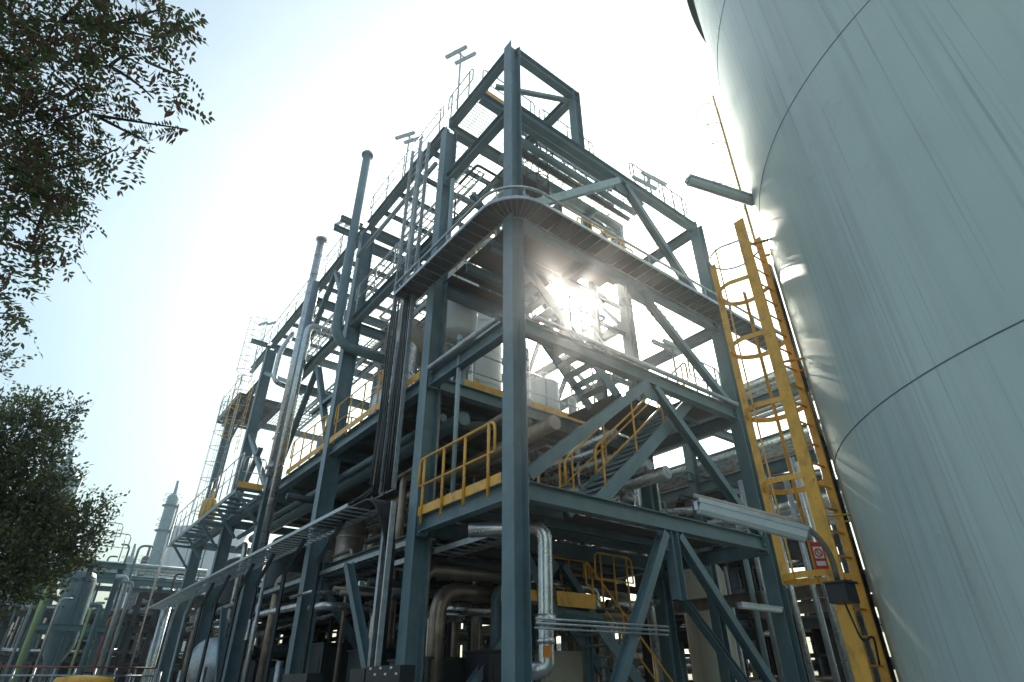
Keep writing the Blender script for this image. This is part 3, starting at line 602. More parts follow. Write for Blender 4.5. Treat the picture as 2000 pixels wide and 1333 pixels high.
# ================================================================ vessels on the second floor
def vessel(c, r, h, label, m_='clad', legs=0, noz=True, group=None):
    x, y, z = c; t = thing('vessel', label, 'vessel', c, group); l = .5 if legs else .06
    dome = [(r*math.cos(a), h+l+r*.4*math.sin(a)) for a in [R(10*k) for k in range(10)]]
    MB().lathe((x, y, z), [(.01, l-r*.2), (r*.7, l-r*.12), (r, l)]+[(r, l+.01)]+[(r, h+l)]+dome[:-1]+[(.01, h+l+r*.4)], 40).build('shell', m_, t)
    for k in range(1, int(h/1.0)+1): MB().lathe((x, y, z+l+k*1.0), [(r+.001, -.03), (r+.008, -.025), (r+.008, .025), (r+.001, .03)], 40).build('band', m_, t)
    if legs:
        for a in (45, 135, 225, 315): MB().bar((x+.8*r*math.cos(R(a)), y+.8*r*math.sin(R(a)), z), (x+.8*r*math.cos(R(a)), y+.8*r*math.sin(R(a)), z+l+.1), .08, .08).build('leg', 'steel', t)
    if noz: 
        MB().tube([(x, y, z+h+l+r*.35), (x, y, z+h+l+r*.4+.25)], r*.18, 12).build('nozzle', m_, t); MB().tube([(x, y, z+h+l+r*.4+.22), (x, y, z+h+l+r*.4+.28)], r*.32, 12).build('flange', 'galv', t)
    return t
ZL2 = L2+.04
vessel((2.6, 4.9, ZL2), .62, 3.2, 'big pale cylindrical vessel just left of the main post behind the long brace', 'white', 0)
vessel((.95, 4.1, ZL2), .27, 2.3, 'slim polished silver vessel with domed top behind the yellow guardrail loop', 'clad', 1)
vessel((1.6, 4.1, ZL2), .2, 1.7, 'slimmest silver vessel between the polished one and the big pale one', 'clad', 1)
vessel((.75, 6.2, ZL2), .42, 1.9, 'silver vessel half hidden behind the vertical cable ladders', 'clad', 1)
vessel((.9, 7.4, ZL2), .38, 1.5, 'silver vessel under the elbow of the bent pipe', 'clad', 1)
vessel((1.1, 3.75, L3-.9), .5, 2.0, 'pale drum tucked behind the second column at third floor height', 'white', 0)
vessel((3.1, 3.9, ZL2), .22, 2.6, 'bright silver column standing right of the main post', 'clad', 0)
vessel((3.6, 4.1, ZL2), .14, 2.3, 'thin bright silver column right of the main post', 'clad', 0)
vessel((4.9, 3.6, ZL2), .12, .9, 'short white cylinder at the back of the second floor right of the main post', 'white', 0)
drum = thing('drum', 'horizontal brownish clad drum under the open floor behind the bent pipe', 'drum', (2.2, 7.2, 10.2))
MB().lathe((1.0, 7.3, 11.0), [(.01, -.2), (.5, -.15), (.75, 0), (.75, 3.0), (.5, 3.15), (.01, 3.2)], 36, (1, 0, 0)).build('shell', 'cladbrown', drum)
for x in (1.5, 3.4): MB().box((x, 7.3, 10.0), (.16, 1.1, .9)).build('saddle', 'steel', drum)
for y, x in ((10.6, .9), (12.3, 1.1)): 
    vessel((x, y, ZL2), .3, 1.0, 'small grey vessel at the left end of the solid second floor', 'galv', 1, group='small grey vessels on the second floor')
hd = thing('drum', 'grey horizontal drum among the lowest columns at the left', 'drum', (1.2, 17.8, 0))
MB().lathe((.2, 17.6, 2.3), [(.01, -.2), (.6, -.14), (.85, 0), (.85, 2.6), (.6, 2.74), (.01, 2.8)], 36, (.6, .8, 0)).build('shell', 'galv', hd); MB().box((1.2, 18.6, .8), (.8, .8, 1.6)).build('saddle', 'cladbrown', hd)

for i, (x, y, r_, h_) in enumerate([(2.0, 12.8, .7, 1.6), (1.6, 15.2, .8, 1.7), (2.4, 17.3, .75, 1.5), (1.5, 20.6, .9, 1.7), (3.0, 22.6, .8, 1.6), (3.2, 10.6, .6, 1.5), (1.5, 9.9, .4, 1.6), (4.6, 19.2, .9, 1.7)]):
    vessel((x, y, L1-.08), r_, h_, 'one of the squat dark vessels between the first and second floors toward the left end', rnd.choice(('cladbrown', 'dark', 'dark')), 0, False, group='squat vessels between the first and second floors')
for i, (x, y, r_, h_) in enumerate([(2.2, 9.8, .5, 2.6), (4.3, 7.3, .6, 2.2), (5.0, 10.5, .5, 2.4), (5.6, 5.6, .5, 1.9)]):
    vessel((x, y, ZL2), r_, h_, ('tall silver vessel behind the third left-face column', 'wide silver vessel deep inside the second floor', 'grey vessel at the back of the second floor', 'pale vessel at the back corner of the second floor')[i], ('clad', 'clad', 'galv', 'white')[i], 1)
# clutter on the top floor behind the shoulder: hoist beam, pipes, valves
tr = thing('truss', 'dark lattice truss crossing the top floor behind the peak', 'truss', (2.4, 2.6, L5))
for z in (.25, 1.0): MB().bar((2.3, 2.6, L5+z), (6.6, 2.6, L5+z), .07, .07).build('chord', 'steel', tr)
for k in range(8): MB().bar((2.35+k*.53, 2.6, L5+.25), (2.62+k*.53, 2.6, L5+1.0), .04, .04).build('diagonal', 'steel', tr); MB().bar((2.62+k*.53, 2.6, L5+1.0), (2.88+k*.53, 2.6, L5+.25), .04, .04).build('diagonal', 'steel', tr)
for k, (y, z, r) in enumerate(((1.9, L5-.5, .12), (2.2, L5-.55, .09), (2.6, L5-.7, .16))):
    pipe([(1.6, y, z), (6.8, y, z)], r, ('upper', 'middle', 'thickest')[k]+' dark green pipe hung under the top floor behind the corner frame', 'steel' if k != 1 else 'dark')
for k in range(30):
    x, y, z = rnd.uniform(1.2, 6.6), rnd.uniform(1.8, 6), rnd.uniform(12.2, 15.4); a = rnd.choice((-1, 1))*rnd.uniform(.5, 1.8)
    pipe([(x, y, z-rnd.uniform(.4, 1.6)), (x, y, z), (x+a, y, z), (x+a, y+rnd.uniform(.4, 1.5), z)], rnd.choice((.03, .045, .06, .09)), 'one of the bent pipes tangled under the top floor behind the peak', rnd.choice(('steel', 'dark', 'galv', 'cladbrown', 'pale')), group='bent pipes under the top floor', n=8)
for k in range(16):
    x, y, z = rnd.uniform(.6, 5.5), rnd.uniform(3.6, 12), rnd.uniform(11.9, 15.3); a = rnd.choice((-1, 1))*rnd.uniform(.5, 2.6)
    pipe([(x, y, z-rnd.uniform(.4, 2.2)), (x, y, z), (x, y+a, z), (x+rnd.uniform(.4, 1.5), y+a, z)], rnd.choice((.03, .045, .06, .09)), 'one of the bent pipes hung in the upper left bays', rnd.choice(('steel', 'dark', 'galv', 'cladbrown', 'pale')), group='bent pipes in the upper left bays', n=8)
for (x, y, z) in ((2.2, 2.4, 14.2), (4.0, 2.2, 13.2), (5.2, 2.6, 12.6)):
    MB().box((x, y, z), (1.4, .9, .02)).build('floor_plate', 'plate', frame)
col(5.6, 3.05, L2, L5-.4, .2); col(4.3, 3.05, L4-.2, L5-.4, .18)
for z in (8.6, 9.4, 10.2, 11.2, 12.2): beam((5.72, 3.05, z), (6.9, 3.05, z), .1, .12)
xb = thing('rod_bracing', 'thin crossed rods under the top floor right of the peak post', 'rod bracing', (4, 2.2, L5-.4), None)
for k in range(7):
    for (a, b) in ((1.75, 2.85), (2.85, 1.75)): MB().tube([(2.3+k*.64, a, L5-.34), (2.94+k*.64, b, L5-.34)], .018, 6).build('rod', 'dark', xb)
for (x, y, z, l) in ((3.3, 4.0, 12.4, 'left'), (4.6, 4.2, 12.6, 'right')):
    hx = thing('heat_exchanger', l+' horizontal exchanger under the top floor behind the peak post', 'exchanger', (x, y, z))
    MB().lathe((x-.5, y, z), [(.01, -.1), (.3, -.05), (.34, 0), (.34, .9), (.42, .9), (.42, 1.0), (.34, 1.0), (.34, 1.5), (.01, 1.6)], 28, (0, 1, 0)).build('shell', 'tealpipe' if l == 'left' else 'galv', hx)
    for yy in (.3, 1.2): MB().box((x-.5, y+yy, z-.5), (.4, .12, .5)).build('saddle', 'steel', hx)

# ================================================================ lamps
def tube_lamp(p, q, label, arm=None, w=.13, m_='lens', group='tube lamps of the plant'):
    p, q = V(p), V(q); t = thing('tube_lamp', label, 'lamp', p, group)
    a = MB().ext([(-w/2, 0), (-w*.42, -w*.45), (-w*.2, -w*.66), (w*.2, -w*.66), (w*.42, -w*.45), (w/2, 0)], p, q).build('diffuser', m_, t)
    MB().bar(p.lerp(q, -.015)+V((0, 0, w*.16)), p.lerp(q, 1.015)+V((0, 0, w*.16)), w*1.12, w*.3).build('housing', 'galv', t)
    for f in (-.02, 1.02): MB().box(p.lerp(q, f)-V((0, 0, w*.15)), (w*.3, w*.3, w*.6)).build('end_cap', 'galv', t)
    if arm: MB().tube(rounded(arm, .3, 8), .03, 10).build('arm', 'galv', t)
    return t
def lamp_post(x, y, z, h, label, rot=0.):
    t = thing('lamp_post', label, 'lamp post', (x, y, z), 'twin tube lamp posts on the frame'); MB().tube([(x, y, z), (x, y, z+h)], .028, 8).build('pole', 'galv', t)
    c, s = math.cos(rot), math.sin(rot)
    for k in (-1, 1):
        o = V((c*.22*k, s*.22*k, h-.1+.12*k)); p = V((x, y, z))+o; d = V((-s, c, .25))*.42
        MB().bar(p-d, p+d, .09, .07).build('housing', 'galv', t); MB().bar(p-d*.94-V((0, 0, .055)), p+d*.94-V((0, 0, .055)), .07, .04).build('diffuser', 'lens', t)
    MB().bar((x-c*.28, y-s*.28, z+h-.2), (x+c*.28, y+s*.28, z+h+.05), .03, .03).build('cross_arm', 'galv', t)
    return t
lamp_post(-.12, 2.45, L5, 2.7, 'tallest lamp post, standing left of the peak on the top floor', .3)
lamp_post(-.12, 5.6, L5, 1.9, 'third lamp post on the top left edge beside the open pipe', .4)
lamp_post(-.12, 10.8, L5, 1.8, 'lamp post on the top left edge beyond the open pipe', .2)
lamp_post(-.3, 19.8, L5, 1.5, 'lamp post at the far end of the top left edge', .2)
lamp_post(5.3, .12, L4, 1.0, 'lamp post on the right shoulder beam', 1.3)
lamp_post(5.55, .5, L2+.03, 1.6, 'lamp post on the stair landing left of the right column', 1.3)
lamp_post(4.75, 2.6, L2+.03, 1.8, 'lamp post at the back of the stair landing', 1.2)
# lamp on the tank ladder
A, B = ath(1365, 985, 7.15), ath(1572, 1040, 7.55)
tl = tube_lamp(A, B, 'long wall lamp on a bent arm reaching from the yellow caged ladder', w=.17)
MB().tube(rounded([A.lerp(B, -.04)+V((0, 0, .085)), B.lerp(A, -.02)+V((.0, -.02, .085)), ath(1622, 1078, 7.75), ath(1640, 1150, 7.95)], .22, 8), .032, 10).build('arm', 'cladbrown', tl)
for f in (.12, .5, .88): MB().box(A.lerp(B, f)+V((0, 0, .05)), (.04, .04, .06)).build('clamp', 'dark', tl)
A2, B2 = ath(1345, 352, 7.9), ath(1470, 392, 8.9)
tube_lamp(A2, B2, 'upper lamp sticking out left from the tank wall against the sky', w=.17)
A3, B3 = V((5.45, -.1, 2.95)), V((6.9, -.1, 2.95))
tube_lamp(A3, B3, 'short tube lamp fixed to the foot of the right column', w=.12)
tube_lamp((8.3, 1.0, 3.6), (9.3, .2, 3.75), 'tube lamp hidden behind the cage below the long wall lamp', w=.14)

# ================================================================ big tank
TC = V((4.305, -7.906, 0)); TR = 4.495; TH = 15.6
tank = thing('storage_tank', 'huge pale blue green storage tank with streaked paint filling the right side', 'storage tank', TC)
MB().lathe(TC, [(TR, 0)]+[(TR, z) for z in (1.6, 4.07, 8.35, 12.0, TH)], 160).build('shell', 'tank', tank)
MB().lathe(TC, [(TR+.05, TH), (TR*.5, TH+.8), (.02, TH+1.1)], 96).build('roof', 'tank', tank)
for z in (4.08, 8.36, 12.0): MB().lathe(TC+V((0, 0, z)), [(TR-.002, -.009), (TR+.006, -.005), (TR+.006, .005), (TR-.002, .009)], 160).build('weld_seam', 'steel', tank)
MB().lathe(TC+V((0, 0, TH)), [(TR, -.1), (TR+.14, -.1), (TR+.14, .02), (TR, .02)], 128).build('top_ring', 'dark', tank)
tgr = thing('guardrail', 'dark guardrail round the rim of the huge tank', 'guardrail', TC+V((0, 0, TH)))
for z in (.55, 1.1): MB().tube([TC+V(((TR+.1)*math.cos(R(a)), (TR+.1)*math.sin(R(a)), TH+z)) for a in range(40, 200, 4)], .025, 6).build('top_rail' if z > 1 else 'mid_rail', 'dark', tgr)
for a in range(42, 200, 12): p = TC+V(((TR+.1)*math.cos(R(a)), (TR+.1)*math.sin(R(a)), TH)); MB().tube([p, p+V((0, 0, 1.1))], .025, 6).build('post', 'dark', tgr)
# caged ladder
lad = thing('caged_ladder', 'yellow caged ladder bolted to the left side of the huge tank', 'ladder', (2.25, -3.65, 0))
S1, S2 = V((1.98, -3.66, 0)), V((2.46, -3.68, 0)); up = V((0, 0, 1))
MB().bar(S1, S1+up*8.35, .17, .03, (1, 0, 0)).build('side_rail', 'yellow', lad); MB().bar(S2, S2+up*8.2, .10, .03, (1, 0, 0)).build('side_rail', 'yellow', lad)
for k in range(27): MB().tube([S1+up*(.3+k*.295), S2+up*(.3+k*.295)], .015, 6).build('rung', 'yellow', lad)
cc = V((2.22, -3.3, 0)); Rx, Ry = .36, .40
def hoop(z): return [V((S1.x, S1.y, z))]+[V((cc.x-Rx*math.cos(R(a)), cc.y+Ry*math.sin(R(a)), z)) for a in range(0, 181, 15)]+[V((S2.x, S2.y, z))]
for z in (2.76, 3.95, 5.05, 6.15, 7.2, 7.95):
    mb = MB(); h_ = hoop(z)
    for a, b in zip(h_, h_[1:]): mb.bar(a, b, .012, .075 if z < 7.8 else .03)
    mb.build('hoop', 'yellow' if z < 7.8 else 'galv', lad)
for a, w_ in ((15, .06), (88, .11), (160, .06)):
    p = V((cc.x-Rx*math.cos(R(a)), cc.y+Ry*math.sin(R(a)), 0)); MB().bar(p+up*2.72, p+up*(7.98 if a < 100 else 7.4), .012, w_, (math.cos(R(a)), math.sin(R(a)), 0)).build('strap', 'yellow', lad)
for z in (1.2, 3.4, 5.6, 7.8):
    for s_ in (S1, S2): q = TC+(s_-TC).normalized()*TR; MB().bar(s_+up*z, V((q.x, q.y, z)), .06, .012).build('bracket', 'yellow', lad)
MB().bar((2.0, -3.645, .05), (2.0, -3.645, 2.6), .02, .2, (0, 1, 0)).build('guard_plate', 'yellow', lad)
MB().bar((2.63, -3.66, 0), (2.63, -3.66, 7.7), .07, .10).build('black_strip', 'black', lad)  # black upright strip filling the gap between ladder and tank edge
ul = thing('ladder', 'thin upper ladder continuing up the tank edge above the yellow cage', 'ladder', (2.95, -3.4, 8.2))
for p in (V((2.75, -3.5, 0)), V((3.1, -3.36, 0))): MB().bar(p+up*8.4, p+up*12.5, .03, .02).build('side_rail', 'yellow', ul)
for k in range(7):
    z = 8.6+k*.6; MB().tube([V((2.75, -3.5, z))]+[V((2.85+.3*math.cos(R(a)), -3.3+.3*math.sin(R(a)), z)) for a in range(200, 20, -20)], .008, 5).build('hoop', 'yellow', ul)
for k in range(13): MB().tube([V((2.75, -3.5, 8.5+k*.3)), V((3.1, -3.36, 8.5+k*.3))], .012, 5).build('rung', 'yellow', ul)
sg = thing('warning_sign', 'small red and white warning sign on the caged ladder under the lamp arm', 'sign', ath(1605, 1075, 7.95))
p0_ = ath(1600, 1085, 7.93); sx = cr.copy(); sx.z = 0; sx.normalize()
def signface(b, pc, w_, h_, off): 
    n = -ray(1600, 1085); n.z = 0; n.normalize(); q = pc+n*off
    b.add([q-sx*w_/2-up*h_/2, q+sx*w_/2-up*h_/2, q+sx*w_/2+up*h_/2, q-sx*w_/2+up*h_/2, q-sx*w_/2-up*h_/2-n*.004, q+sx*w_/2-up*h_/2-n*.004, q+sx*w_/2+up*h_/2-n*.004, q-sx*w_/2+up*h_/2-n*.004], [[0, 1, 2, 3], [7, 6, 5, 4], [0, 4, 5, 1], [1, 5, 6, 2], [2, 6, 7, 3], [3, 7, 4, 0]]); return b
signface(MB(), p0_, .15, .30, 0).build('plate', 'red', sg); signface(MB(), p0_+up*.03, .11, .13, .006).build('symbol', 'paper', sg)
sq = p0_+up*.03-ray(1600, 1085)*.012; MB().tube([sq+sx*.042*math.cos(a)+up*.042*math.sin(a) for a in [k*math.tau/20 for k in range(21)]], .007, 6).build('ring', 'red', sg)
MB().bar(sq-sx*.028+up*.028, sq+sx*.028-up*.028, .012, .004).build('slash', 'red', sg); signface(MB(), p0_-up*.09, .11, .05, .006).build('text_panel', 'paper', sg)
jb = thing('junction_box', 'dark junction box on the caged ladder below the lamp arm', 'junction box', ath(1645, 1165, 8.0))
p_ = ath(1645, 1160, 7.95); MB().box(p_, (.26, .22, .2)).build('case', 'black', jb); MB().box(p_+V((-.02, -.02, .11)), (.29, .25, .02)).build('lid', 'dark', jb)
MB().tube(rounded([p_+V((0, 0, -.1)), p_+V((.05, -.05, -.5)), p_+V((.25, -.1, -.4)), p_+V((.3, -.05, -.7))], .1), .012, 6).build('cable', 'black', jb)

# ================================================================ pipe rack on the right
rk = thing('pipe_rack', 'grey steel pipe rack carrying silver pipes behind the right column', 'pipe rack', (9.4, 4, 0))
for y in (-2.2, 3, 9, 15, 21):
    for x in (9.2, 12.2): MB().ib((x, y, 0), (x, y, 9.4), .26, .26, (1, 0, 0)).build('column', 'steel', rk)
    for z in (5.4, 7.1, 9.0): MB().ib((8.9, y, z-.16), (12.5, y, z-.16), .18, .26).build('crossbeam', 'steel', rk)
for z in (4.0, 7.1, 9.0):
    for x in (9.2, 12.2): MB().ib((x, -2.6, z-.5), (x, 22, z-.5), .2, .3).build('beam', 'cladbrown' if z == 4 else 'steel', rk)
k = 0
for z in (5.5, 7.25, 9.12):
    for x in (9.45, 9.8, 10.15, 10.55, 10.95, 11.4, 11.8):
        pipe([(x, -2.5, z+.1), (x, 22, z+.1)], rnd.choice((.06, .08, .11, .13)), 'one of the parallel silver pipes lying on the rack behind the right column', rnd.choice(('clad', 'clad', 'galv', 'cladbrown')), group='silver pipes on the right pipe rack')
for k in range(12):
    x, y = 8.3+rnd.uniform(0, .8), -1.9+k*.33
    pipe([(x, y, 7+rnd.uniform(-1, 1)), (x, y, .1)], rnd.choice((.05, .07, .09)), 'one of the pale vertical pipes between the right column and the caged ladder', rnd.choice(('pale', 'cream', 'galv', 'clad')), group='pale vertical pipes right of the right column')
pipe([(.35, -.17, L2+.03), (6.9, -.17, L2+.03)], .055, 'long silver pipe clamped along the second-level beam of the right face', 'galv')
pipe([(-.17, .3, L2+.03), (-.17, 2.8, L2+.03)], .06, 'silver pipe clamped along the second-level beam left of the main post', 'galv')
GD = 'dense bent piping behind the stair flight'
for k in range(64):
    x, y, z = rnd.uniform(3.4, 8.6), rnd.uniform(2.9, 7.5), rnd.choice((4.9, 5.3, 5.8, 6.3, 6.8)); a = rnd.choice((-1, 1))*rnd.uniform(.8, 2.6)
    pts = [(x, y, rnd.uniform(4.5, 7.2)), (x, y, z), (x+a, y, z), (x+a, y+rnd.uniform(.5, 2), z)]
    pipe(pts, rnd.choice((.035, .05, .07, .1)), 'one of the bent pipes tangled behind the yellow-railed stair flight', rnd.choice(('clad', 'galv', 'dark', 'steel', 'cladbrown')), group=GD, n=10)
for k in range(30):
    x, y, z = rnd.uniform(.8, 6.8), rnd.uniform(3.3, 8.5), rnd.uniform(2.6, 4.0); a = rnd.choice((-1, 1))*rnd.uniform(.6, 2)
    pipe([(x, y, .2), (x, y, z), (x+a, y, z), (x+a, y+rnd.uniform(.5, 2), z)], rnd.choice((.04, .06, .09, .13)), 'one of the bent pipes crowding the ground floor behind the second column', rnd.choice(('cladbrown', 'clad', 'dark', 'steel', 'cladbrown')), group='bent pipes on the ground floor', n=10)
def valve(x, y, z, i):
    t = thing('valve', 'one of the small handwheel valves among the pipes of the lower levels', 'valve', (x, y, z), 'handwheel valves on the lower levels')
    MB().lathe((x, y, z), [(.01, -.16), (.12, -.16), (.12, -.12), (.06, -.08), (.1, 0), (.06, .08), (.12, .12), (.12, .16), (.01, .16)], 16, (1, 0, 0)).build('body', ('steel', 'redpipe', 'galv')[i % 3], t)
    MB().tube([(x, y, z), (x, y, z+.36)], .02, 8).build('stem', 'galv', t)
    MB().tube([(x+.13*math.cos(a), y+.13*math.sin(a), z+.35) for a in [i*math.tau/14 for i in range(15)]], .014, 6).build('handwheel', ('redpipe', 'yellow', 'dark')[i % 3], t)
for i in range(16): valve(rnd.uniform(1.5, 7), rnd.uniform(2.6, 5.5), rnd.choice((4.75, 5.2, 5.8, 3.4)), i)
pipe([(8.2, 4.4, 9), (8.2, 4.4, .1)], .12, 'polished vertical pipe crossing behind the right-hand braces', 'clad')
rk2 = thing('pipe_rack', 'low far pipe rack seen through the legs of the right bay', 'pipe rack', (20, 10, 0))
for y in (-6, 0, 6, 12, 18, 24):
    for x in (20, 24): MB().ib((x, y, 0), (x, y, 5.0), .3, .3).build('column', 'dark', rk2)
    for z in (3.2, 4.8): MB().ib((19.6, y, z), (24.4, y, z), .2, .3).build('crossbeam', 'dark', rk2)
for z in (2.0, 3.4, 5.0):
    for x in (20, 21, 22, 23, 24): pipe([(x, -8, z+.25), (x, 26, z+.25)], rnd.choice((.1, .15, .2)), 'one of the dim pipes on the low far rack', rnd.choice(('clad', 'dark', 'cladbrown')), group='pipes on the low far rack')
crv = thing('storage_tank', 'cream upright tank glimpsed between the legs of the right bay', 'storage tank', (14.6, 5.4, 0))
pc = ath(1398, 1300, 19.5); pc.z = 0; crv.location = pc; crv['o_'] = tuple(pc)
MB().lathe(pc, [(.66, 0), (.66, 4.5), (.55, 4.7), (.02, 4.85)], 48).build('shell', 'cream', crv); MB().tube([pc+V((.1, -.8, 0)), pc+V((.1, -.8, 4.6))], .05, 8).build('downpipe', 'galv', crv)

# ------------- process units standing further back, closing the view between the columns
def far_unit(px0, px1, d, top, label, n, seed):
    r0 = random.Random(seed); a, b = lrp(px0, d), lrp(px1, d); t = thing('process_unit', label, 'process unit', a.lerp(b, .5))
    w_ = (b-a).length; dd = (b-a).normalized(); bk = V((-dd.y, dd.x, 0))
    if bk.dot(cf) < 0: bk = -bk
    for k in range(n+1):
        p = a+dd*w_*k/n
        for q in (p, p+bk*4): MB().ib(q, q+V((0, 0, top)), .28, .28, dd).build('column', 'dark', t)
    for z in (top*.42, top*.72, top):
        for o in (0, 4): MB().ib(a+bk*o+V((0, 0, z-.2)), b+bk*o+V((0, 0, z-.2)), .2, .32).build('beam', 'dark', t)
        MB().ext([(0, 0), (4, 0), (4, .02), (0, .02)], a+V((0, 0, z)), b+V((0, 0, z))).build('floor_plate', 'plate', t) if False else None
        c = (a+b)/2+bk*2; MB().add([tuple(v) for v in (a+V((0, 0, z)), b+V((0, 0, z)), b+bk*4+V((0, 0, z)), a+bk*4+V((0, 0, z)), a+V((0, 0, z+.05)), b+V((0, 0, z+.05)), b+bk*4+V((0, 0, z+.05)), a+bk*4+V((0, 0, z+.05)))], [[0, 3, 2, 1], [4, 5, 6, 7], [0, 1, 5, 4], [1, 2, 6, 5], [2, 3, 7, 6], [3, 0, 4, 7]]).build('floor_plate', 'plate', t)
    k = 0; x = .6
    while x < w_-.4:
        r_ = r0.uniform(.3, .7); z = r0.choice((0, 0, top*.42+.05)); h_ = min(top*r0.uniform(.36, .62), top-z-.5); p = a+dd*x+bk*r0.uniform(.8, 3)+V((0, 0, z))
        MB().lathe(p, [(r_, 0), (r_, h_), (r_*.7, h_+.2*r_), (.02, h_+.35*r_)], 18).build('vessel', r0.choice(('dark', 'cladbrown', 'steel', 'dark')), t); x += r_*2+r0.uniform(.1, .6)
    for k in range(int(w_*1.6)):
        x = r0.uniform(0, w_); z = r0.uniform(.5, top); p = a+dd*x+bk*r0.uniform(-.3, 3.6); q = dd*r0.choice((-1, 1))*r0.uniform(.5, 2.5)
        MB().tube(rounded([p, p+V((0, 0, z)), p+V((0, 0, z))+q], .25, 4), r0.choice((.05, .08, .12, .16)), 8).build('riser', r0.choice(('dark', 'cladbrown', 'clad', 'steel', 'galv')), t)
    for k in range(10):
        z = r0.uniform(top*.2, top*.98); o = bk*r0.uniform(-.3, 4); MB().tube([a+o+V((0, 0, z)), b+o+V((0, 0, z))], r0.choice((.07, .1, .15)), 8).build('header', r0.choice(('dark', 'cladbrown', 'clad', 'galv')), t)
    return t
def lrp(px, d): p = ath(px, 1330, d); return V((p.x, p.y, 0))
far_unit(225, 465, 44, 6.6, 'far dark process unit under the left end of the cable ladder', 6, 21)
far_unit(-60, 215, 52, 6.0, 'farthest dark process unit behind the skid at lower left', 7, 22)
far_unit(470, 890, 31, 6.3, 'dark process unit behind the lower left bays of the frame', 6, 3)
far_unit(965, 1045, 27, 6.0, 'narrow dark process unit seen just either side of the main post', 1, 5)
far_unit(1180, 1330, 34, 3.6, 'low dark process unit far behind the right bay', 3, 8)
far_unit(1270, 1500, 21, 7.4, 'dark process unit seen between the stair landing and the right column', 4, 17)
far_unit(1440, 1720, 24, 8.5, 'tall dark process unit behind the caged ladder', 4, 11)
# ================================================================ ground equipment
cabinet((3.9, 3.9), (1.2, 1.0, 2.15), 'beige machine housing behind the silver downpipe', 'beige')
cabinet((2.1, 3.2), (1.1, .8, 2.1), 'black cabinet behind the silver downpipe elbow', 'black')
pn = thing('control_panel', 'row of black control boxes with small white labels at the foot of the second column', 'control panel', (-.4, 2.0, 0))
MB().bar((-.9, 1.4, 1.74), (-.9, 2.5, 1.74), .25, .26).build('box', 'black', pn); MB().bar((-.9, 2.55, 1.73), (-.9, 3.1, 1.73), .25, .24).build('box', 'black', pn)
for y in (1.45, 2.45): MB().bar((-.9, y, 0), (-.9, y, 1.6), .06, .06).build('leg', 'steel', pn)
for k in range(6): MB().box((-1.03, 1.5+k*.17, 1.84 if k % 2 else 1.76), (.006, .06, .03)).build('label_plate', 'paper', pn)
pn2 = thing('control_panel', 'low dark control box half way along the foot of the left face', 'control panel', (-.9, 5.5, 0))
MB().bar((-.9, 4.9, 1.72), (-.9, 6.2, 1.72), .3, .2).build('box', 'black', pn2); MB().box((-.9, 5.5, .8), (.2, .9, 1.6)).build('stand', 'steel', pn2)
def pump(x, y, label, m_):
    t = thing('pump', label, 'pump', (x, y, 0), 'pumps among the lower columns'); MB().box((x, y, .35), (.7, 1.4, .7)).build('plinth', 'ground', t)
    MB().lathe((x, y-.55, 1.1), [(.01, 0), (.2, .02), (.24, .1), (.24, .6), (.14, .68), (.14, .8), (.3, .84), (.34, .95), (.3, 1.1), (.01, 1.15)], 24, (0, 1, 0)).build('motor', m_, t)
    MB().tube([(x, y+.4, 1.2), (x, y+.4, 2.2)], .09, 12).build('discharge', 'galv', t); MB().tube([(x, y+.4, 1.5), (x, y+.4, 1.56)], .15, 12).build('flange', 'galv', t)
for i, (x, y) in enumerate([(.3, 10.2), (1.2, 13), (-.1, 16.5), (.2, 21.5), (-.2, 23.6)]):
    pump(x, y, ['grey pump behind the third left-face column', 'rusty pump between lower columns', 'dark pump by the grey drum', 'blue pump at the far end of the lower columns', 'dark pump at the last lower column'][i], ['galv', 'cladbrown', 'dark', 'blue', 'dark'][i])
sn = thing('sign', 'small white notice fixed to a lower conduit of the left face', 'sign', (-.5, 11.9, 2.2)); MB().box((-.55, 11.2, 2.95), (.03, .22, .5)).build('plate', 'paper', sn); MB().box((-.57, 11.2, 3.0), (.012, .12, .2)).build('symbol', 'blue', sn)
# yellow cabinet at the frame's bottom edge
yb = ath(165, 1330, 11); yc = thing('bin', 'yellow bin with flat rounded lid at the bottom left edge', 'bin', (yb.x, yb.y, 0))
MB().lathe((yb.x, yb.y, 0), [(.01, .02), (.28, .02), (.33, 1.55), (.01, 1.56)], 28).build('body', 'yellow', yc); MB().lathe((yb.x, yb.y, 1.56), [(.34, 0), (.36, .03), (.36, .12), (.33, .17), (.01, .2)], 28).build('lid', 'yellow', yc)
MB().tube(rounded([(yb.x-.06, yb.y, 1.73), (yb.x-.06, yb.y, 1.79), (yb.x+.06, yb.y, 1.79), (yb.x+.06, yb.y, 1.73)], .02), .01, 6).build('handle', 'black', yc)

tb_ = V((-9.5, -19.5, 0)); shade_tank = thing('storage_tank', 'unseen tank added behind the viewpoint to shade the near faces of the frame', 'storage tank', tb_)  # unseen tank, added to shade the frame faces turned towards the camera
MB().lathe(tb_, [(4.5, 0), (4.5, 15.6), (.02, 16.7)], 64).build('shell', 'tank', shade_tank)
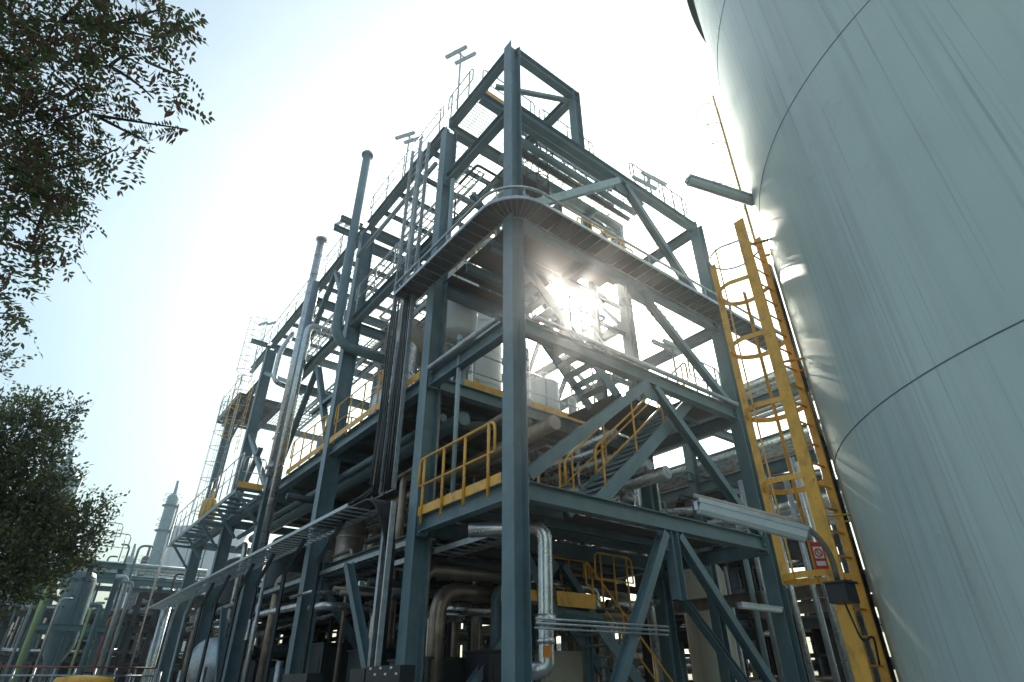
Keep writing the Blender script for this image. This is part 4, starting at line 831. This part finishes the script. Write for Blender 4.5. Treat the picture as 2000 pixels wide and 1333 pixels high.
# ================================================================ distant plant at left
def base(px, d): p = ath(px, 1330, d); return V((p.x, p.y, 0))
def hgt(px, py, d): return ath(px, py, d).z
def tower(px, d, r, top, label, m_='galv', rings=5):
    b = base(px, d); t = thing('distillation_column', label, 'column', b, 'tall distillation columns far behind on the left')
    MB().lathe(b, [(r*1.05, 0), (r, 1)]+[(r, top-r)]+[(r*math.cos(R(a)), top-r+r*math.sin(R(a))) for a in (20, 40, 60, 80)]+[(.02, top)], 28).build('shell', m_, t)
    MB().tube([b+V((0, 0, top-.1)), b+V((0, 0, top+1.2)), ], .12*r+.08, 8).build('vent', m_, t)
    for k in range(rings):
        z = top-1.2-k*(top*.13); MB().lathe(b+V((0, 0, z)), [(r, 0), (r+.25, 0), (r+.25, .06), (r, .06)], 20).build('ring_platform', 'grate', t)
        MB().lathe(b+V((0, 0, z)), [(r+.25, .5), (r+.28, .5), (r+.28, .54), (r+.25, .54)], 20).build('handrail', 'galv', t); MB().lathe(b+V((0, 0, z)), [(r+.25, 1.0), (r+.28, 1.0), (r+.28, 1.04), (r+.25, 1.04)], 20).build('handrail', 'galv', t)
    s_ = b+V((cr.x, cr.y, 0)).normalized()*(r+.2); MB().tube([s_, s_+V((0, 0, top-1))], .1, 8).build('riser', m_, t)
tower(232, 62, .5, hgt(345, 965, 62), 'tallest silver distillation column left of the frame', 'pale', 2)
tower(180, 75, .62, hgt(243, 1085, 75), 'silver distillation column second from the left with domed top', 'pale', 2)
tower(213, 84, .5, hgt(280, 1085, 84), 'slim dark distillation column between the two silver ones', 'dark', 4)
tower(110, 80, .8, hgt(160, 1125, 80), 'short conical-topped column left of the distillation columns', 'pale', 1)
tower(-40, 55, 1.3, hgt(70, 900, 55), 'pale column standing behind the crown of the lower tree', 'pale', 3)
wt = thing('storage_tank', 'plain white tank behind the slatted platform at the left', 'storage tank', base(330, 70))
b_ = base(345, 70); MB().lathe(b_, [(4.6, 0), (4.6, hgt(345, 1040, 70)), (.02, hgt(345, 1040, 70)+1)], 64).build('shell', 'white', wt)
wt.location = b_
for c in [x for x in S.objects if x.parent == wt]: c.data.transform(Matrix.Translation(V(wt['o_'])-b_))
side_ = V((cr.x, cr.y, 0)).normalized(); fwd_ = V((cf.x, cf.y, 0)).normalized()
def lr(px, d, z=0): p = base(px, d); p.z = z; return p
r3 = thing('pipe_rack', 'far pipe rack with teal beams below the distillation columns', 'pipe rack', base(150, 45))
for px in (-60, 20, 100, 180, 260, 330):
    for d in (45, 49): MB().ib(lr(px, d), lr(px, d, 7.6), .3, .3).build('column', 'steel', r3)
for z in (3.0, 5.2, 7.2):
    for d in (44.9, 49): MB().ib(lr(-90, d, z), lr(350, d, z), .22, .3).build('beam', 'tealpipe' if z > 6 else 'dark', r3)
for z in (3.4, 5.6, 7.55, 8.2):
    for k in range(5):
        d = 45.3+k*.8; pipe([lr(-90, d, z), lr(350, d, z)], rnd.choice((.06, .1, .13)), 'one of the long pipes on the far rack at left', rnd.choice(('galv', 'tealpipe', 'clad', 'cladbrown', 'pale')), group='long pipes on the far left rack')
for k in range(46):
    px = rnd.uniform(-60, 340); d = rnd.uniform(43, 50); z = rnd.uniform(4, 10.5); s_ = rnd.choice((-20, 20, 30))
    pipe([lr(px+s_, d, z), lr(px, d, z), lr(px, d, .1)], rnd.choice((.05, .07, .1)), 'one of the bent risers standing in the far rack at left', rnd.choice(('galv', 'pale', 'tealpipe', 'redpipe', 'clad', 'dark')), group='bent risers in the far left rack', rad=.4, n=8)
for k in range(7):
    px = -30+k*52; d = 47+rnd.uniform(-2, 3); b_ = lr(px, d)
    t = thing('vessel', 'one of the small domed vessels inside the far rack at left', 'vessel', b_, 'small vessels in the far left rack'); h_ = rnd.uniform(3.5, 7.5); r_ = rnd.uniform(.3, .55)
    MB().lathe(b_, [(r_, 0), (r_, h_), (r_*.7, h_+r_*.3), (.02, h_+r_*.45)], 20).build('shell', rnd.choice(('galv', 'dark', 'steel')), t)
    MB().lathe(b_+V((0, 0, h_-.8)), [(r_, 0), (r_+.7, 0), (r_+.7, .08), (r_, .08)], 16).build('ring_platform', 'grate', t)
for k, (z, px0, px1, d) in enumerate(((6.1, 30, 165, 30), (6.7, 90, 140, 31))):
    guard([lr(px0, d, z), lr(px1, d, z)], ('lower', 'upper')[k]+' galvanised guardrail on the near vessel skid at left', 'galv', sp=1.3)
sk = thing('vessel_skid', 'skid of teal framework round a grey conical vessel at the lower left', 'skid', base(90, 30))
for px in (30, 100, 165):
    for d in (30, 32.5): MB().ib(lr(px, d), lr(px, d, 6), .2, .2).build('column', 'steel', sk)
for z in (3.6, 5.9):
    for d in (29.9, 32.6): MB().ib(lr(20, d, z), lr(175, d, z), .16, .22).build('beam', 'tealpipe', sk)
    for px in (30, 165): MB().ib(lr(px, 30.1, z), lr(px, 32.4, z), .16, .22).build('beam', 'tealpipe', sk)
MB().lathe(lr(90, 31.2, 0), [(.05, 2.0), (.55, 3.0), (.55, 5.4), (.45, 5.7), (.02, 5.9)], 28).build('vessel', 'steel', sk)
for i, px in enumerate((5, 25, 60, 130, 150, 185, 200)):
    d = 26+rnd.uniform(0, 3); z = rnd.uniform(4.2, 5.8)
    pipe([lr(px+rnd.choice((-25, 25)), d, z), lr(px, d, z), lr(px, d, .1)], rnd.choice((.045, .06, .09)), ['pale hooked pipe', 'lime green riser', 'silver hooked pipe', 'second lime green riser', 'teal hooked pipe', 'thin silver riser', 'grey riser'][i]+' in front of the vessel skid at lower left', ['pale', 'greenpipe', 'galv', 'greenpipe', 'tealpipe', 'galv', 'pale'][i], rad=.5, n=10)
fence = thing('fence', 'low galvanised rail fence in front of the far plant at left', 'fence', base(150, 22))
for z in (1.2, 1.9, 2.1): MB().tube([lr(-60, 22, z), lr(300, 22, z)], .025, 6).build('rail', 'galv' if z < 2 else 'redpipe', fence)
for px in range(-60, 301, 40): MB().tube([lr(px, 22), lr(px, 22, 2.1)], .03, 6).build('post', 'galv', fence)

# ================================================================ trees
def leaf_tree(name, label, base_p, limbs, clusters, kind):
    t = thing(name, label, 'tree', base_p)
    tb = MB(); bp = V(base_p)
    for L in limbs: n = len(L); tb.tube(rounded([V(p) for p, r in L], .4, 3) if n > 2 else [V(p) for p, r in L], [0]*0 or L[0][1] if n < 3 else L[0][1], 8)
    return t, tb
def leaflet(mb, p, d, n_, L, W):       # folded pointed leaflet
    s = d.cross(n_).normalized()*W/2; q = p+d*L; m1 = p+d*L*.4
    mb.add([p, m1+s+n_*W*.15, q, m1-s+n_*W*.15, m1+d*L*.35+s*.6, m1+d*L*.35-s*.6], [[0, 1, 4, 2], [0, 2, 5, 3]])
def rv(s=1.): return V((rnd.gauss(0, s), rnd.gauss(0, s), rnd.gauss(0, s)))
def compound(mb, p, d, L, npair, ll):
    d = d.normalized(); side = d.cross(V((0, 0, 1))+rv(.35)).normalized(); n_ = side.cross(d).normalized()
    prev = p
    for k in range(npair):
        f = (k+.6)/npair; q = p+d*L*f-V((0, 0, 1))*L*.35*f*f
        for s in (-1, 1):
            if rnd.random() < .93: leaflet(mb, q+side*s*.004, (side*s+d*.35+rv(.12)).normalized(), (n_+rv(.25)).normalized(), ll*rnd.uniform(.8, 1.1), ll*.4)
    leaflet(mb, q, (d-V((0, 0, .5))).normalized(), n_, ll, ll*.4)
def taper(mb, p, q, r0, r1, bend=.1, n=5, sides=6):
    p, q = V(p), V(q); L = (q-p).length; o = rv(bend*L*.5); pts = []; 
    for i in range(n+1): f = i/n; pts.append(p.lerp(q, f)+o*math.sin(math.pi*f))
    mb.tube(pts, [r0*(1-i/n)+r1*i/n for i in range(n+1)], sides); return pts
# overhanging locust: trunk outside the picture at left, crown reaching in
D1 = 4.3
tb1 = CAM+(-side_*5.6)+fwd_*1.6; tb1.z = 0
t1 = thing('locust_tree', 'feathery-leaved tree with brown pods overhanging the top left corner', 'tree', tb1)
wood = MB(); lv = MB(); pod = MB()
fork = tb1+V((.1, .2, 2.6)); taper(wood, tb1, fork, .17, .13, .05, 5, 10)
CL = [(20, 40, 95, 40), (120, 40, 95, 40), (210, 50, 80, 32), (285, 45, 55, 20), (320, 75, 35, 9), (30, 140, 95, 36), (120, 135, 90, 34), (215, 130, 60, 16), (285, 120, 40, 9), (30, 240, 95, 44), (110, 235, 85, 32), (185, 225, 50, 10),
      (20, 330, 90, 42), (100, 330, 70, 26), (160, 300, 40, 7), (30, 400, 75, 30), (100, 395, 60, 24), (140, 430, 35, 8), (85, 460, 45, 13), (110, 505, 30, 6), (60, 500, 25, 3), (310, 205, 30, 4), (370, 160, 15, 3), (300, 290, 28, 5), (245, 300, 30, 4), (190, 310, 25, 4), (375, 265, 12, 2), (330, 15, 30, 3), (350, 60, 12, 2), (5, 480, 20, 2), (10, 590, 22, 4), (20, 625, 18, 3), (0, 555, 18, 3),
      (-120, 60, 130, 40), (-120, 250, 130, 40), (-120, 430, 110, 26), (-260, 150, 140, 26), (-60, 620, 60, 10), (60, -90, 110, 26), (200, -80, 90, 18), (-120, -90, 130, 22)]
gates = [at(-420, 60, 5.0), at(-420, 330, 4.8), at(-420, 560, 4.7)]
for g_ in gates: taper(wood, fork, g_, .08, .017, .16, 8, 8)
hubs = []
for (px, py, r, n) in CL:
    if r >= 70 or n >= 9: hubs.append(at(px, py, D1+rnd.uniform(-.3, .6)))
for (px, py, r, n) in CL:
    px -= 10 if px > 90 else 0; py -= 12 if py > 100 else 0
    rr = r/F_PX*D1*.93; c = at(px, py, D1+rnd.uniform(-.2, .4))
    g_ = min(gates, key=lambda q: (q-c).length) if px < 60 else min([h for h in hubs if (h-gates[0]).length < (c-gates[0]).length-.1] or gates, key=lambda q: (q-c).length)
    taper(wood, g_, c, .011 if px > 60 else .02, .004, .12, 5, 5)
    for k in range(int(n*(.8 if px < 140 else .6))):
        u = rv().normalized()*rnd.random()**.45; p = c+u*rr*V((1, 1, 1)).length*.58+rv(.0)
        d = (u*.9+side_*.35+rv(.5)-V((0, 0, .35))).normalized()
        if k % 2 == 0: taper(wood, c+(p-c)*.2, p, .004, .0018, .15, 3, 4)
        br = rnd.random()
        if br < .24:                 # hanging bunch of pods
            for j in range(7): leaflet(pod, p+rv(.025), (V((0, 0, -1))+rv(.3)).normalized(), rv().normalized(), .075*rnd.uniform(.7, 1.2), .022)
        compound(lv, p, d, rnd.uniform(.14, .22), rnd.choice((6, 7, 8)), rnd.uniform(.036, .05))
        compound(lv, p, (d+rv(.8)).normalized(), rnd.uniform(.12, .2), rnd.choice((5, 6, 7)), rnd.uniform(.034, .046))
wood.build('trunk', 'bark', t1); lv.build('crown', 'leaf', t1); tag(pod.build('pod_clusters', 'pod', t1), None, None, kind='stuff')
# lower tree at the left edge
D2 = 13.0
tb2 = base(-150, D2); t2 = thing('broadleaf_tree', 'bushy dark green tree at the left edge in front of the far plant', 'tree', tb2)
wood = MB(); lv = MB(); top2 = at(-60, 960, D2); taper(wood, tb2, top2, .22, .11, .04, 6, 10)
CL2 = [(10, 845, 50), (60, 825, 42), (95, 850, 32), (20, 900, 55), (80, 905, 38), (-60, 890, 70), (148, 800, 7), (130, 815, 9), (30, 965, 60), (88, 975, 38), (-60, 1000, 80), (130, 1010, 26), (170, 1000, 20), (200, 985, 9), (60, 1040, 55), (130, 1050, 40), (165, 1045, 20), (30, 1100, 55), (95, 1105, 42), (145, 1095, 24), (0, 1150, 40), (-70, 1120, 80), (-150, 930, 80), (-160, 1060, 80), (55, 790, 12), (0, 725, 5), (150, 1010, 14), (-10, 800, 26), (112, 935, 14), (185, 1040, 8), (60, 1140, 30), (15, 700, 4), (112, 870, 14), (20, 1010, 50), (90, 1060, 40)]
for (px, py, r) in CL2:
    c = at(px, py, D2+rnd.uniform(-.8, .8)); rr = r/F_PX*D2; taper(wood, top2 if r > 20 else at(px-35, py+30, D2), c, .05 if r > 20 else .012, .01, .1, 5, 6)
    n = int(r*r*.036)+6
    for k in range(n):
        u = rv().normalized()*rnd.random()**.42; p = c+V((u.x, u.y, u.z*.85))*rr
        d = (u+rv(.45)+V((0, 0, .35))).normalized(); L = rnd.uniform(.12, .38); q = p+d*L
        taper(wood, c.lerp(p, .55), q, .007, .002, .12, 3, 4)
        for j in range(11):
            f = rnd.random()**.8; leaflet(lv, p.lerp(q, f)+rv(.045), (d+rv(.7)).normalized(), rv().normalized(), rnd.uniform(.04, .10), rnd.uniform(.028, .05))
wood.build('trunk', 'bark', t2); lv.build('crown', 'leaf2', t2)

hz = MB().box((70, 70, 30), (480, 480, 62)); ho = hz.build('haze', 'ground'); tag(ho, None, None, kind='stuff'); ho['label'] = 'thin bright air haze'; ho['category'] = 'haze'
hm = bpy.data.materials.new('haze'); hm.use_nodes = True; hn = hm.node_tree; hn.nodes.clear(); ho.data.materials[0] = hm
hp = hn.nodes.new('ShaderNodeVolumePrincipled'); hp.inputs['Color'].default_value = (.93, .96, 1, 1); hp.inputs['Density'].default_value = .0026; hp.inputs['Anisotropy'].default_value = .92
hn.links.new(hp.outputs[0], hn.nodes.new('ShaderNodeOutputMaterial').inputs['Volume'])
for o in S.objects:
    if 'o_' in o: del o['o_']
S.render.engine = 'CYCLES'
